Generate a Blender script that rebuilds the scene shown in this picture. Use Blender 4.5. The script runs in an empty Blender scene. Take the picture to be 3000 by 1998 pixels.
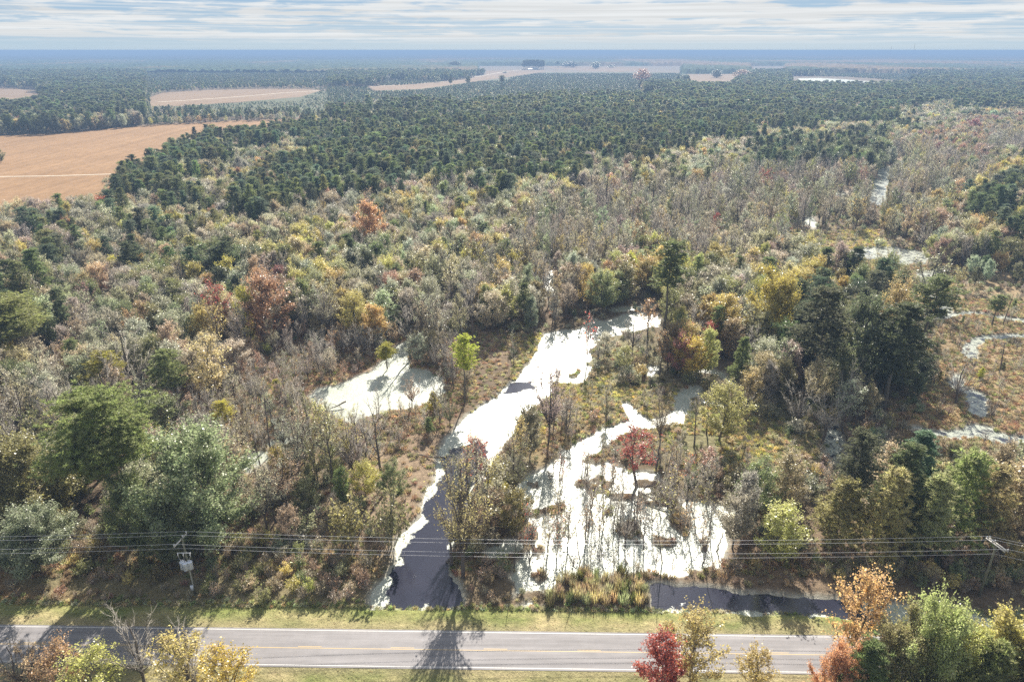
import bpy, math, random
import numpy as np
R = math.radians
random.seed(7); rng = np.random.default_rng(7)
SC = bpy.context.scene; COL = SC.collection

# ------------------------------------------------------------------ camera, sky, sun, exposure
H = 72.0
PITCH = R(23.05)
cd = bpy.data.cameras.new('camera'); cam = bpy.data.objects.new('camera', cd); COL.objects.link(cam)
cd.lens = 24.0; cd.sensor_width = 36.0; cd.clip_start = 0.5; cd.clip_end = 90000.0
cam.location = (0, 0, H); cam.rotation_euler = (R(90) - PITCH, 0, 0)
SC.camera = cam
SUN_EL, SUN_AZ = R(34.0), R(8.0)          # azimuth measured from +Y towards +X
sd = bpy.data.lights.new('sun', 'SUN'); sun = bpy.data.objects.new('sun', sd); COL.objects.link(sun)
sd.energy = 5.0; sd.angle = R(0.55); sd.color = (1.0, 0.93, 0.82)
sun.rotation_euler = (R(90) - SUN_EL, 0, -SUN_AZ + math.pi)
sun.rotation_euler = (-(R(90) - SUN_EL), 0, -SUN_AZ)
SC.view_settings.view_transform = 'Standard'; SC.view_settings.look = 'None'
SC.view_settings.gamma = 1.0; SC.view_settings.use_curve_mapping = False
SC.view_settings.exposure = 1.38
W = bpy.data.worlds.new('World'); SC.world = W; W.use_nodes = True
cy = SC.cycles
cy.use_denoising = False; cy.max_bounces = 6; cy.diffuse_bounces = 3; cy.glossy_bounces = 2
cy.transmission_bounces = 3; cy.volume_bounces = 0; cy.sample_clamp_indirect = 4.0
cy.caustics_reflective = False; cy.caustics_refractive = False

class NT:
    """small helper round a node tree"""
    def __init__(s, nt): s.t = nt; s.t.nodes.clear()
    def n(s, typ, **kw):
        nd = s.t.nodes.new(typ)
        for k, v in kw.items():
            if k.startswith('i_'):
                key = k[2:]; key = int(key) if key.isdigit() else key.replace('_', ' ')
                s.put(nd.inputs[key], v)
            else: setattr(nd, k, v)
        return nd
    def put(s, sock, v):
        if isinstance(v, bpy.types.NodeSocket): s.t.links.new(v, sock)
        elif isinstance(v, bpy.types.Node): s.t.links.new(v.outputs[0], sock)
        elif isinstance(v, (tuple, list)):
            sock.default_value = tuple(v) + ((1.0,) if len(v) == 3 and sock.type == 'RGBA' else ())
        else: sock.default_value = v
    def math(s, op, a, b=0.0, c=0.0, clamp=False):
        nd = s.t.nodes.new('ShaderNodeMath'); nd.operation = op; nd.use_clamp = clamp
        s.put(nd.inputs[0], a); s.put(nd.inputs[1], b); s.put(nd.inputs[2], c); return nd.outputs[0]
    def noise(s, vec, scale, detail=4, rough=0.55, dist=0.0):
        nd = s.t.nodes.new('ShaderNodeTexNoise'); s.put(nd.inputs['Vector'], vec)
        nd.inputs['Scale'].default_value = scale; nd.inputs['Detail'].default_value = detail
        nd.inputs['Roughness'].default_value = rough; nd.inputs['Distortion'].default_value = dist
        return nd.outputs[0]
    def mapr(s, v, a, b, c=0.0, d=1.0, smooth=False):
        nd = s.t.nodes.new('ShaderNodeMapRange'); s.put(nd.inputs[0], v)
        nd.interpolation_type = 'SMOOTHSTEP' if smooth else 'LINEAR'
        for i, x in enumerate((a, b, c, d)): s.put(nd.inputs[i + 1], x)
        return nd.outputs[0]
    def mix(s, f, a, b, mode='MIX'):
        nd = s.t.nodes.new('ShaderNodeMix'); nd.data_type = 'RGBA'; nd.blend_type = mode
        s.put(nd.inputs[0], f); s.put(nd.inputs[6], a); s.put(nd.inputs[7], b); return nd.outputs[2]
    def scale_vec(s, v, sc, loc=(0, 0, 0)):
        nd = s.t.nodes.new('ShaderNodeMapping'); s.put(nd.inputs[0], v)
        nd.inputs['Scale'].default_value = sc; nd.inputs['Location'].default_value = loc; return nd.outputs[0]

def build_world():
    t = NT(W.node_tree)
    out = t.n('ShaderNodeOutputWorld'); bg = t.n('ShaderNodeBackground'); bg.inputs[1].default_value = 0.05
    sky = t.n('ShaderNodeTexSky', sky_type='NISHITA', sun_disc=False)
    sky.sun_elevation = SUN_EL; sky.sun_rotation = SUN_AZ; sky.altitude = 60.0
    sky.air_density = 1.0; sky.dust_density = 0.6; sky.ozone_density = 1.6
    co = t.n('ShaderNodeTexCoord')
    sep = t.n('ShaderNodeSeparateXYZ'); t.put(sep.inputs[0], co.outputs['Generated'])
    z = t.math('MAXIMUM', sep.outputs[2], 0.0)
    zz = t.math('ADD', z, 0.012)
    u = t.math('DIVIDE', sep.outputs[0], zz); v = t.math('DIVIDE', sep.outputs[1], zz)
    cb = t.n('ShaderNodeCombineXYZ'); t.put(cb.inputs[0], u); t.put(cb.inputs[1], v); P = cb.outputs[0]
    def cloud(sx, sy, loc, lo, hi, det=8, rough=0.62, dist=0.4):
        m = t.scale_vec(P, (sx, sy, 1.0), loc)
        return t.mapr(t.noise(m, 1.0, det, rough, dist), lo, hi, 0, 1, True)
    az = t.math('ARCTAN2', sep.outputs[0], sep.outputs[1]); lz = t.math('LOGARITHM', t.math('ADD', z, 0.03), math.e)
    ab = t.n('ShaderNodeCombineXYZ'); t.put(ab.inputs[0], az); t.put(ab.inputs[1], lz); A = ab.outputs[0]
    bank = t.noise(t.scale_vec(A, (1.1, 4.2, 1), (2.3, 0.4, 0)), 1.0, 3, 0.5, 0.25)
    puff = t.noise(t.scale_vec(A, (13.0, 8.5, 1), (1.7, 5.2, 0)), 1.0, 10, 0.60, 0.3)
    wisp = t.noise(t.scale_vec(A, (4.0, 34.0, 1), (6.1, 1.9, 0)), 1.0, 6, 0.6, 0.2)
    f = t.math('ADD', t.math('ADD', t.math('MULTIPLY', bank, 1.0), t.math('MULTIPLY', puff, 0.75)), t.math('MULTIPLY', wisp, 0.22))
    c = t.mapr(f, 0.89, 1.05, 0.0, 0.95, True)
    c = t.math('MAXIMUM', c, t.math('MULTIPLY', t.mapr(wisp, 0.42, 0.62, 0, 1, True), 0.55))
    c = t.math('MULTIPLY', c, t.mapr(z, 0.004, 0.020, 0.10, 1, True))
    shade = t.mapr(t.noise(t.scale_vec(A, (3.0, 16.0, 1), (8.1, 3.3, 0)), 1.0, 5, 0.6), 0.35, 0.6, 0.84, 1.05)
    cc = t.mix(1.0, (6.3, 6.45, 6.5), shade, 'MULTIPLY')
    low = t.mapr(z, 0.04, 0.45, 1.0, 0.0, True); hc = t.mix(t.mapr(z, 0.0, 0.06), (3.6, 4.85, 5.9), (2.2, 3.6, 5.3))
    skyc = t.mix(t.math('MULTIPLY', low, 0.92), sky.outputs[0], hc)
    col = t.mix(c, skyc, cc)
    t.put(bg.inputs[0], col); t.put(out.inputs[0], bg.outputs[0])
build_world()

# ------------------------------------------------------------------ ground points seen at a place of the photograph (3000 x 1998)
cP, sP = math.cos(PITCH), math.sin(PITCH)
def g(px, py, z=0.0):
    a = (np.asarray(px, float) - 1500) / 2000; b = (999 - np.asarray(py, float)) / 2000
    dy = cP + b * sP; dz = -sP + b * cP
    t = (z - H) / dz
    return a * t, dy * t
def to_px(x, y, z=0.0):
    zc = y * cP + (H - z) * sP
    return 1500 + 2000 * x / zc, 999 + 2000 * ((H - z) * cP - y * sP) / zc
def depth(y, z=0.0): return y * cP + (H - z) * sP
def height_at(y, py):                       # height of the point above ground distance y that shows at row py
    b = (999 - py) / 2000
    return H + y * (-sP + b * cP) / (cP + b * sP)
def noise2(x, y, s, seed=0):                # smooth value noise, vectorised
    r = np.random.default_rng(1000 + seed).random((256, 256))
    X, Y = np.asarray(x) / s, np.asarray(y) / s
    i, j = np.floor(X).astype(int), np.floor(Y).astype(int); fx, fy = X - i, Y - j
    fx = fx * fx * (3 - 2 * fx); fy = fy * fy * (3 - 2 * fy)
    q = lambda a, b: r[a % 256, b % 256]
    return (q(i, j) * (1 - fx) + q(i + 1, j) * fx) * (1 - fy) + (q(i, j + 1) * (1 - fx) + q(i + 1, j + 1) * fx) * fy
def fbm(x, y, s, seed=0, o=4):
    v = 0; a = 0.5; n = 0
    for k in range(o): v = v + a * noise2(x, y, s / 2 ** k, seed + k); n += a; a *= 0.55
    return v / n

# ------------------------------------------------------------------ mesh helpers
class Geo:
    def __init__(s): s.v = []; s.f = {3: [], 4: []}; s.a = {3: [], 4: []}; s.n = 0
    def add(s, verts, faces, var=0.5):
        verts = np.asarray(verts, np.float32).reshape(-1, 3); faces = np.asarray(faces, np.int64)
        k = faces.shape[1]
        s.v.append(verts); s.f[k].append(faces + s.n)
        s.a[k].append(np.broadcast_to(np.asarray(var, np.float32), (len(faces),)).copy()); s.n += len(verts)
    def tube(s, pts, rad, n=4, cap=False):
        pts = np.asarray(pts, float); m = len(pts)
        d = np.gradient(pts, axis=0); d /= np.linalg.norm(d, axis=1)[:, None] + 1e-9
        ref = np.where(np.abs(d[:, 2:3]) > 0.9, [[1., 0, 0]], [[0, 0, 1.]])
        a = np.cross(d, ref); a /= np.linalg.norm(a, axis=1)[:, None] + 1e-9
        b = np.cross(d, a)
        th = np.arange(n) * 2 * math.pi / n
        ring = a[:, None] * np.cos(th)[None, :, None] + b[:, None] * np.sin(th)[None, :, None]
        V = pts[:, None] + ring * np.asarray(rad, float)[:, None, None]
        idx = np.arange(m * n).reshape(m, n)
        q = np.stack([idx[:-1], np.roll(idx[:-1], -1, 1), np.roll(idx[1:], -1, 1), idx[1:]], -1).reshape(-1, 4)
        s.add(V.reshape(-1, 3), q)
        if cap:
            c = np.array([[idx[-1][0], idx[-1][i], idx[-1][i + 1]] for i in range(1, n - 1)] + [[idx[0][0], idx[0][i + 1], idx[0][i]] for i in range(1, n - 1)])
            s.f[3].append(c + s.n - m * n); s.a[3].append(np.full(len(c), .5, np.float32))
    def box(s, c, h, rot=0.0, tilt=None):
        x = np.array([[-1, -1, -1], [1, -1, -1], [1, 1, -1], [-1, 1, -1], [-1, -1, 1], [1, -1, 1], [1, 1, 1], [-1, 1, 1]], float) * np.asarray(h, float)
        ca, sa = math.cos(rot), math.sin(rot); x = x @ np.array([[ca, sa, 0], [-sa, ca, 0], [0, 0, 1]])
        s.add(x + np.asarray(c, float), [[0, 3, 2, 1], [4, 5, 6, 7], [0, 1, 5, 4], [1, 2, 6, 5], [2, 3, 7, 6], [3, 0, 4, 7]])
    def mesh(s, name, mats, midx=None):
        V = np.concatenate(s.v); me = bpy.data.meshes.new(name)
        t = np.concatenate(s.f[3]) if s.f[3] else np.zeros((0, 3), np.int64)
        q = np.concatenate(s.f[4]) if s.f[4] else np.zeros((0, 4), np.int64)
        me.vertices.add(len(V)); me.vertices.foreach_set('co', V.ravel().astype(np.float32))
        loops = np.concatenate([t.ravel(), q.ravel()]).astype(np.int32)
        me.loops.add(len(loops)); me.loops.foreach_set('vertex_index', loops)
        st = np.concatenate([np.arange(len(t)) * 3, len(t) * 3 + np.arange(len(q)) * 4]).astype(np.int32)
        me.polygons.add(len(st)); me.polygons.foreach_set('loop_start', st)
        at = me.attributes.new('var', 'FLOAT', 'FACE')
        at.data.foreach_set('value', np.concatenate(s.a[3] + s.a[4]).astype(np.float32))
        for m in (mats if isinstance(mats, (list, tuple)) else [mats]): me.materials.append(m)
        me.update(calc_edges=True); me.validate()
        return me
def merged(g1, g2, name, m1, m2):
    o = Geo(); o.v = g1.v + g2.v; n1 = g1.n
    for k in (3, 4):
        o.f[k] = list(g1.f[k]) + [f + n1 for f in g2.f[k]]; o.a[k] = list(g1.a[k]) + list(g2.a[k])
    me = o.mesh(name, [m1, m2])
    c = [sum(len(f) for f in x.f[k]) for k in (3, 4) for x in (g1, g2)]
    me.polygons.foreach_set('material_index', np.concatenate([np.zeros(c[0]), np.ones(c[1]), np.zeros(c[2]), np.ones(c[3])]).astype(np.int32))
    return me
def link(name, data, parent=None, **props):
    o = bpy.data.objects.new(name, data); COL.objects.link(o)
    if parent: o.parent = parent
    for k, v in props.items(): o[k] = v
    return o
def sheet(name, quads, mat, z, kind='structure', **p):
    ge = Geo(); V = np.array([[x, y, z] for q in quads for x, y in q])
    ge.add(V, np.arange(len(V)).reshape(-1, 4)); return link(name, ge.mesh(name, mat), kind=kind, **p)

# ------------------------------------------------------------------ materials
def mat(name):
    m = bpy.data.materials.new(name); m.use_nodes = True; t = NT(m.node_tree)
    out = t.n('ShaderNodeOutputMaterial'); return m, t, out
def pbr(t, out, col, rough=0.8, spec=0.3, bump=None, metal=0.0, bs=0.3, bd=0.1):
    b = t.n('ShaderNodeBsdfPrincipled'); t.put(b.inputs['Base Color'], col); t.put(b.inputs['Roughness'], rough)
    b.inputs['Specular IOR Level'].default_value = spec; b.inputs['Metallic'].default_value = metal
    if bump is not None:
        k = t.n('ShaderNodeBump'); k.inputs['Strength'].default_value = bs; k.inputs['Distance'].default_value = bd
        t.put(k.inputs['Height'], bump); t.put(b.inputs['Normal'], k.outputs[0])
    if out: t.put(out.inputs[0], b.outputs[0])
    return b
def world_pos(t): return t.n('ShaderNodeNewGeometry').outputs['Position']

def foliage_mat(name, trans=0.45, rough=0.42, spec=0.45, bright=1.0, hue=0.016):
    m, t, out = mat(name)
    tint = t.n('ShaderNodeAttribute', attribute_type='INSTANCER', attribute_name='tint').outputs[0]
    var = t.n('ShaderNodeAttribute', attribute_type='GEOMETRY', attribute_name='var').outputs['Fac']
    rnd = t.n('ShaderNodeObjectInfo').outputs['Random']
    hs = t.n('ShaderNodeHueSaturation'); t.put(hs.inputs['Color'], tint)
    t.put(hs.inputs['Hue'], t.math('ADD', t.mapr(var, 0, 1, 0.5 - hue, 0.5 + hue), t.mapr(rnd, 0, 1, -0.008, 0.008)))
    t.put(hs.inputs['Saturation'], t.mapr(var, 0, 1, 0.8, 1.1))
    t.put(hs.inputs['Value'], t.math('MULTIPLY', t.mapr(var, 0, 1, 0.55 * bright, 1.45 * bright), t.mapr(rnd, 0, 1, 0.85, 1.15)))
    b = pbr(t, None, hs.outputs[0], rough, spec)
    tr = t.n('ShaderNodeBsdfTranslucent'); t.put(tr.inputs[0], hs.outputs[0])
    mx = t.n('ShaderNodeMixShader'); mx.inputs[0].default_value = trans
    t.put(mx.inputs[1], b.outputs[0]); t.put(mx.inputs[2], tr.outputs[0]); t.put(out.inputs[0], mx.outputs[0])
    return m
M = {}
M['leaf'] = foliage_mat('leaf', 0.5, 0.38, 0.6); M['needle'] = foliage_mat('needle', 0.55, 0.45, 0.4, 1.0, 0.02)
M['grass'] = foliage_mat('sedge', 0.35, 0.6, 0.25, 1.0, 0.03)
def bark(name, c1, c2):
    m, t, out = mat(name); p = world_pos(t)
    n = t.noise(t.scale_vec(p, (3, 3, 0.6)), 2.0, 4)
    pbr(t, out, t.mix(n, c1, c2), 0.9, 0.2, n, bs=0.5, bd=0.05); return m
M['bark'] = bark('bark', (0.09, 0.08, 0.065), (0.19, 0.17, 0.145))
M['twig'] = bark('grey_twig', (0.27, 0.245, 0.21), (0.46, 0.42, 0.36))
M['deadwood'] = bark('dead_wood', (0.07, 0.055, 0.05), (0.20, 0.17, 0.15))
M['polewood'] = bark('pole_wood', (0.13, 0.13, 0.085), (0.24, 0.23, 0.16))
def plain(name, c, rough=0.5, spec=0.5, metal=0.0, var=0.12):
    m, t, out = mat(name); n = t.noise(world_pos(t), 2.5, 5)
    pbr(t, out, t.mix(n, tuple(x * (1 - var) for x in c), tuple(x * (1 + var) for x in c)), rough, spec, metal=metal); return m
M['galv'] = plain('galvanised_steel', (0.62, 0.63, 0.65), 0.4, 0.5, 0.3)
M['can'] = plain('grey_enamel', (0.60, 0.65, 0.74), 0.35)
M['porcelain'] = plain('insulator_porcelain', (0.72, 0.72, 0.75), 0.2)
M['armwood'] = plain('crossarm_wood', (0.52, 0.50, 0.47), 0.6)
M['wire'] = plain('aluminium_wire', (0.62, 0.62, 0.64), 0.35, 0.5, 0.4)
M['roofm'] = plain('pale_roof', (0.62, 0.60, 0.58), 0.6)
M['wallm'] = plain('white_siding', (0.70, 0.69, 0.66), 0.7)
M['steel'] = plain('mast_steel', (0.3, 0.3, 0.32), 0.5)

# ------------------------------------------------------------------ water shapes (rings of photograph points on the ground)
POLY = {
 'channel': [(1932,940),(1915,922),(1870,918),(1830,928),(1800,938),(1770,945),(1745,940),(1700,965),(1640,972),(1595,980),(1585,1000),(1580,1030),(1560,1060),(1530,1095),(1490,1135),(1455,1165),(1420,1185),(1395,1200),(1360,1230),(1330,1265),(1305,1300),(1290,1340),(1285,1385),(1262,1440),(1240,1500),(1215,1540),(1180,1580),(1165,1620),(1168,1650),(1150,1690),(1125,1730),(1108,1774),(1200,1775),(1345,1771),(1352,1740),(1320,1700),(1300,1650),(1312,1600),(1345,1540),(1360,1480),(1395,1420),(1420,1370),(1460,1320),(1485,1285),(1500,1250),(1525,1215),(1570,1185),(1600,1160),(1612,1130),(1645,1110),(1685,1090),(1722,1060),(1728,1020),(1765,990),(1830,975),(1880,965),(1920,955)],
 'pond': [(905,1165),(940,1140),(1000,1130),(1050,1100),(1090,1090),(1120,1060),(1170,1010),(1200,1000),(1192,1040),(1198,1080),(1245,1085),(1290,1110),(1300,1150),(1260,1180),(1200,1195),(1130,1205),(1080,1215),(1030,1240),(980,1215),(930,1195)],
 'film1': [(690,1350),(760,1322),(795,1340),(770,1378),(720,1384)],
 'glare': [(1520,1420),(1600,1370),(1650,1345),(1690,1350),(1740,1370),(1790,1360),(1820,1375),(1860,1385),(1925,1390),(1930,1410),(1900,1430),(1960,1460),(2020,1465),(2080,1480),(2100,1520),(2120,1560),(2120,1640),(2080,1672),(1990,1680),(1900,1670),(1830,1675),(1760,1685),(1700,1675),(1640,1700),(1600,1740),(1560,1774),(1512,1774),(1520,1720),(1505,1690),(1520,1650),(1560,1620),(1590,1580),(1570,1530),(1530,1500),(1500,1450)],
 'canal': [(1915,1715),(2000,1724),(2100,1730),(2200,1745),(2400,1757),(2600,1770),(2700,1782),(2850,1800),(2940,1822),(3100,1860),(3300,1900),(3300,1985),(3100,1930),(2960,1880),(2830,1850),(2700,1834),(2500,1812),(2400,1802),(2300,1797),(2200,1794),(2100,1790),(2000,1784),(1920,1780)],
 'reach': [(2490,738),(2530,728),(2600,725),(2690,738),(2720,752),(2700,772),(2640,778),(2590,760),(2540,762),(2500,755)],
 'pool': [(2690,800),(2740,790),(2775,820),(2760,850),(2720,870),(2700,840)],
}
CHAIN = [  # points with half widths in metres
 [(2040,1140,.9),(2008,1160,1.4),(1995,1200,1.3),(1975,1230,1.7),(1900,1240,1.1),(1862,1225,.9),(1835,1190,.5)],
 [(1975,1230,1.6),(1850,1248,1.3),(1790,1268,1.6),(1740,1300,2.2),(1690,1332,1.6),(1655,1328,.8)],
 [(1640,1112,1.1),(1690,1120,.8),(1722,1080,.9)],
 [(2740,870,1.),(2772,900,1.2),(2758,935,1.2),(2800,922,.8),(2860,917,.8),(2930,930,1.),(3060,950,1.)],
 [(3060,988,.9),(2960,985,.8),(2890,988,.9),(2850,1003,1.3),(2838,1030,1.5),(2842,1046,.9)],
 [(2810,1105,1.),(2800,1130,1.4),(2860,1160,1.7),(2866,1195,1.1),(2858,1216,.6)],
 [(2700,1262,.8),(2790,1278,1.2),(2880,1262,2.2),(2920,1285,1.8),(3080,1300,1.2)],
 [(2440,1250,.9),(2448,1300,1.4),(2455,1350,1.6),(2500,1372,.8)],
 [(2570,600,3.),(2578,545,4.),(2600,505,4.5),(2655,482,5.)],
 [(2370,640,3.),(2375,665,2.)], [(1612,800,1.6),(1606,850,1.4)], [(2265,822,1.6),(2330,832,1.4)],
 [(2060,1085,1.2),(2110,1095,.9),(2140,1125,.5)], [(2080,1180,1.),(2130,1190,.5)], [(1350,930,1.2),(1345,970,1.)],
 [(1800,910,1.),(2000,890,.8)], [(800,1300,.8),(870,1288,1.1),(930,1300,.6)], [(1905,1100,.5),(1915,1080,.5)],
 [(1240,965,.7),(1370,955,.7)], [(2500,560,2.5),(2420,585,2.)], [(1640,730,1.3),(1700,745,.9)],
 [(1500,1600,1.),(1440,1620,.6)], [(1230,1590,.8),(1190,1640,.9),(1150,1700,.9),(1125,1740,1.1),(1120,1760,1.2)],
 [(1760,1470,1.5),(1700,1560,1.5)], [(2180,1480,.6),(2160,1500,.8),(2120,1500,1.)],
]
def seg_dist(x, y, a, b):
    ax, ay = a; bx, by = b; dx, dy = bx - ax, by - ay
    t = np.clip(((x - ax) * dx + (y - ay) * dy) / (dx * dx + dy * dy + 1e-9), 0, 1)
    return np.hypot(x - ax - t * dx, y - ay - t * dy), t
def poly_sd(x, y, pts):
    d = np.full(x.shape, 1e9); ins = np.zeros(x.shape, bool); n = len(pts)
    for i in range(n):
        a, b = pts[i], pts[(i + 1) % n]; d = np.minimum(d, seg_dist(x, y, a, b)[0])
        c = (a[1] > y) != (b[1] > y)
        ins ^= c & (x < (b[0] - a[0]) * (y - a[1]) / (b[1] - a[1] + 1e-12) + a[0])
    return np.where(ins, -d, d)
WZ = -0.4
POLYW = {k: [tuple(float(q) for q in g(px, py, WZ)) for px, py in v] for k, v in POLY.items()}
CHAINW = [[tuple(float(q) for q in g(px, py, WZ)) + (w,) for px, py, w in c] for c in CHAIN]
def water_sd(x, y):
    d = np.full(x.shape, 60.0)
    for k, p in POLYW.items():
        X = [q[0] for q in p]; Y = [q[1] for q in p]
        m = (x > min(X) - 15) & (x < max(X) + 15) & (y > min(Y) - 15) & (y < max(Y) + 15)
        if m.any():
            s = poly_sd(x[m], y[m], p)
            if k == 'glare':  # hummocks stand in the flooded wood
                s = np.maximum(s, 2.4 * (fbm(x[m], y[m], 4.0, 41) - 0.56) * 6 - 0.15)
            d[m] = np.minimum(d[m], s)
    for c in CHAINW:
        for a, b in zip(c[:-1], c[1:]):
            m = (np.abs(x - a[0]) < 90) & (np.abs(y - a[1]) < 90)
            if m.any():
                s, t = seg_dist(x[m], y[m], a[:2], b[:2]); d[m] = np.minimum(d[m], s - (a[2] + (b[2] - a[2]) * t))
    return d - .35 + (fbm(x, y, 3.0, 5) - 0.5) * 1.9 + (noise2(x, y, 0.9, 9) - 0.5) * 0.5
OPEN = [tuple(float(q) for q in g(px, py, WZ)) for px, py in [(1335,1318),(1385,1300),(1410,1330),(1400,1370),(1370,1440),(1360,1480),(1345,1540),(1310,1600),(1300,1650),(1320,1700),(1352,1740),(1345,1774),(1138,1774),(1145,1735),(1168,1695),(1188,1650),(1186,1622),(1205,1588),(1235,1550),(1262,1505),(1284,1450),(1306,1400),(1312,1350)]]
OPEN2 = [tuple(float(q) for q in g(px, py, WZ)) for px, py in [(1900,1712),(2000,1718),(2200,1740),(2450,1758),(2520,1768),(2500,1806),(2300,1792),(2100,1782),(1930,1770)]]
OPEN3 = [tuple(float(q) for q in g(px, py, WZ)) for px, py in [(1490,1148),(1520,1122),(1550,1120),(1560,1132),(1530,1142)]]

# ------------------------------------------------------------------ road line
rx0, ry0 = g(560, 1890.5); rx1, ry1 = g(2399, 1915)
RS = float((ry1 - ry0) / (rx1 - rx0)); RC = float(ry0 - RS * rx0)
def road_d(x, y): return (y - (RS * x + RC)) / math.sqrt(1 + RS * RS)   # metres north of the centre line
ROAD_HALF = 3.15

# ------------------------------------------------------------------ terrain sheet
def axis(lo, hi, step, far_lo, far_hi, grow=1.09):
    a = list(np.arange(lo, hi, step)); s = step; x = a[-1]
    while x < far_hi: s = min(s * grow, 3000); x += s; a.append(x)
    s = step; x = lo; b = []
    while x > far_lo: s = min(s * grow, 3000); x -= s; b.append(x)
    return np.array(b[::-1] + a)
def land_z(x, y, sd=None):
    if sd is None: sd = water_sd(x, y)
    hum = (fbm(x, y, 2.2, 21) - 0.5) * 0.5 + (fbm(x, y, 14, 27) - 0.5) * 0.3
    z = -0.12 + hum * np.clip(sd / 2.0, 0.15, 1)
    z = np.maximum(z, -0.33)
    z = np.where(sd < 0, np.maximum(-1.3, WZ - 0.05 + sd * 0.5), np.minimum(z, WZ + 0.03 + sd * 0.5))
    d = road_d(x, y)
    sh = np.clip((9.2 - np.abs(d - 0.0)) / 1.6, 0, 1); sh = np.where(d > 0, np.clip((7.6 - d) / .8, 0, 1), np.clip((16 + d) / 4, 0, 1))
    sh = sh * np.clip(sd / .8, 0, 1)
    z = z * (1 - sh) + sh * np.clip(-0.02 - 0.05 * (np.abs(d) - ROAD_HALF), -0.35, -0.03)
    return z
BLOBS = [ # px, py, rx, ry, colour : ground cover that has its own colour
 (880,1090,160,70,(.25,.14,.09)),(700,1180,170,90,(.26,.14,.085)),(1180,1030,120,50,(.27,.14,.08)),(640,1290,130,80,(.25,.15,.10)),
 (1100,1150,120,60,(.27,.14,.085)),(1050,1420,220,150,(.26,.17,.125)),(900,1280,200,80,(.27,.15,.10)),(2850,930,190,150,(.29,.19,.12)),(2900,1120,160,150,(.28,.18,.11)),(2800,1220,150,50,(.30,.18,.1)),
 (2000,1190,80,40,(.30,.18,.11)),(1230,1180,60,50,(.27,.14,.09)),(2450,520,180,60,(.34,.21,.15)),(2300,500,200,40,(.33,.2,.14)),(1990,720,300,50,(.27,.2,.14)),
 (130,1715,170,60,(.34,.16,.085)),(1780,1080,130,90,(.21,.17,.10)),(2150,1260,190,120,(.20,.16,.09)),(1600,1250,80,90,(.25,.17,.10)),
 (900,1330,200,110,(.25,.17,.12)),(2300,1650,300,60,(.19,.12,.085)),(600,1700,500,70,(.20,.15,.09)),(2750,1400,300,60,(.25,.19,.12)),
 (1880,700,300,100,(.25,.19,.14)),(1350,1000,100,40,(.27,.17,.13)),
]
def terrain():
    xs = axis(-95, 118, 0.55, -45000, 45000); ys = axis(60, 190, 0.55, -2500, 45000)
    X, Y = np.meshgrid(xs, ys); x, y = X.ravel(), Y.ravel()
    near = (np.abs(x) < 700) & (y < 900) & (y > 40)
    sd = np.full(x.shape, 30.0); sd[near] = water_sd(x[near], y[near])
    z = np.full(x.shape, -0.12); z[near] = land_z(x[near], y[near], sd[near])
    far = np.hypot(x, y) > 900; z[far] = -0.12
    col = np.tile(np.array([[.135, .10, .065]]), (len(x), 1))
    d = road_d(x, y); gr = (np.abs(d) < 30) & (d < 8)
    n = fbm(x, y, 9, 3)
    col += (n - 0.5)[:, None] * np.array([[.08, .06, .03]])
    px, py = to_px(x, np.maximum(y, 1.0)); ok = (y > 50) & (y < 1500)
    for bx, by, rx, ry, c in BLOBS:
        w = np.exp(-(((px - bx) / rx) ** 2 + ((py - by) / ry) ** 2) * 0.9) * ok
        w = np.clip(w * 2.2 * (0.45 + n), 0, 1)[:, None]; col = col * (1 - w) + np.array([c]) * np.array([[.95, 1.08, 1.0]]) * w
    # pale scum line round the water
    w = np.exp(-(np.clip(sd, 0, 9) / 0.55) ** 2)[:, None] * 0.75; col = col * (1 - w) + np.array([[.42, .42, .36]]) * w
    # mown verges
    gz = np.where(gr, np.clip((7.5 - d + (n - .5) * 1.0) / 0.8, 0, 1), 0)
    gz = np.where(d < -15, np.clip(gz * (19 + d) / 4, 0, 1), gz)[:, None]
    ng = fbm(x, y * 2.2, 5, 33)[:, None]
    ng = np.clip((ng - .5) * 1.9 + .5, 0, 1); edge = np.exp(-((np.abs(d) - 3.4) / .8) ** 2)[:, None]; gc = np.array([[.155, .175, .058]]) * (1 - ng) + np.array([[.36, .30, .16]]) * ng; gc = gc * (1 - .55 * edge) + np.array([[.26, .22, .13]]) * .55 * edge
    lush = np.clip((d - 4.8) / 3, 0, 1)[:, None] * (d[:, None] > 0); gc = gc * (1 - .6 * lush) + np.array([[.18, .235, .045]]) * .6 * lush
    col = col * (1 - gz) + gc * gz
    ge = Geo(); ny, nx = X.shape; idx = np.arange(ny * nx).reshape(ny, nx)
    q = np.stack([idx[:-1, :-1], idx[:-1, 1:], idx[1:, 1:], idx[1:, :-1]], -1).reshape(-1, 4)
    ge.add(np.stack([x, y, z], 1), q)
    m, t, out = mat('ground'); p = world_pos(t)
    vc = t.n('ShaderNodeAttribute', attribute_type='GEOMETRY', attribute_name='gcol').outputs[0]
    n1 = t.noise(p, 0.9, 6, 0.7); n2 = t.noise(p, 6.0, 4, 0.7)
    c = t.mix(1.0, vc, t.mapr(n1, 0.25, 0.75, 0.62, 1.40), 'MULTIPLY'); c = t.mix(1.0, c, t.mapr(n2, 0.25, 0.75, 0.55, 1.45), 'MULTIPLY')
    h = t.math('ADD', n1, t.math('MULTIPLY', n2, 0.5))
    pbr(t, out, c, 0.9, 0.15, h, bs=1.0, bd=0.3)
    me = ge.mesh('ground', m)
    a = me.attributes.new('gcol', 'FLOAT_COLOR', 'POINT')
    a.data.foreach_set('color', np.concatenate([np.clip(col, .01, .9), np.ones((len(x), 1))], 1).astype(np.float32).ravel())
    link('ground', me, kind='structure')
terrain()

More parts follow.
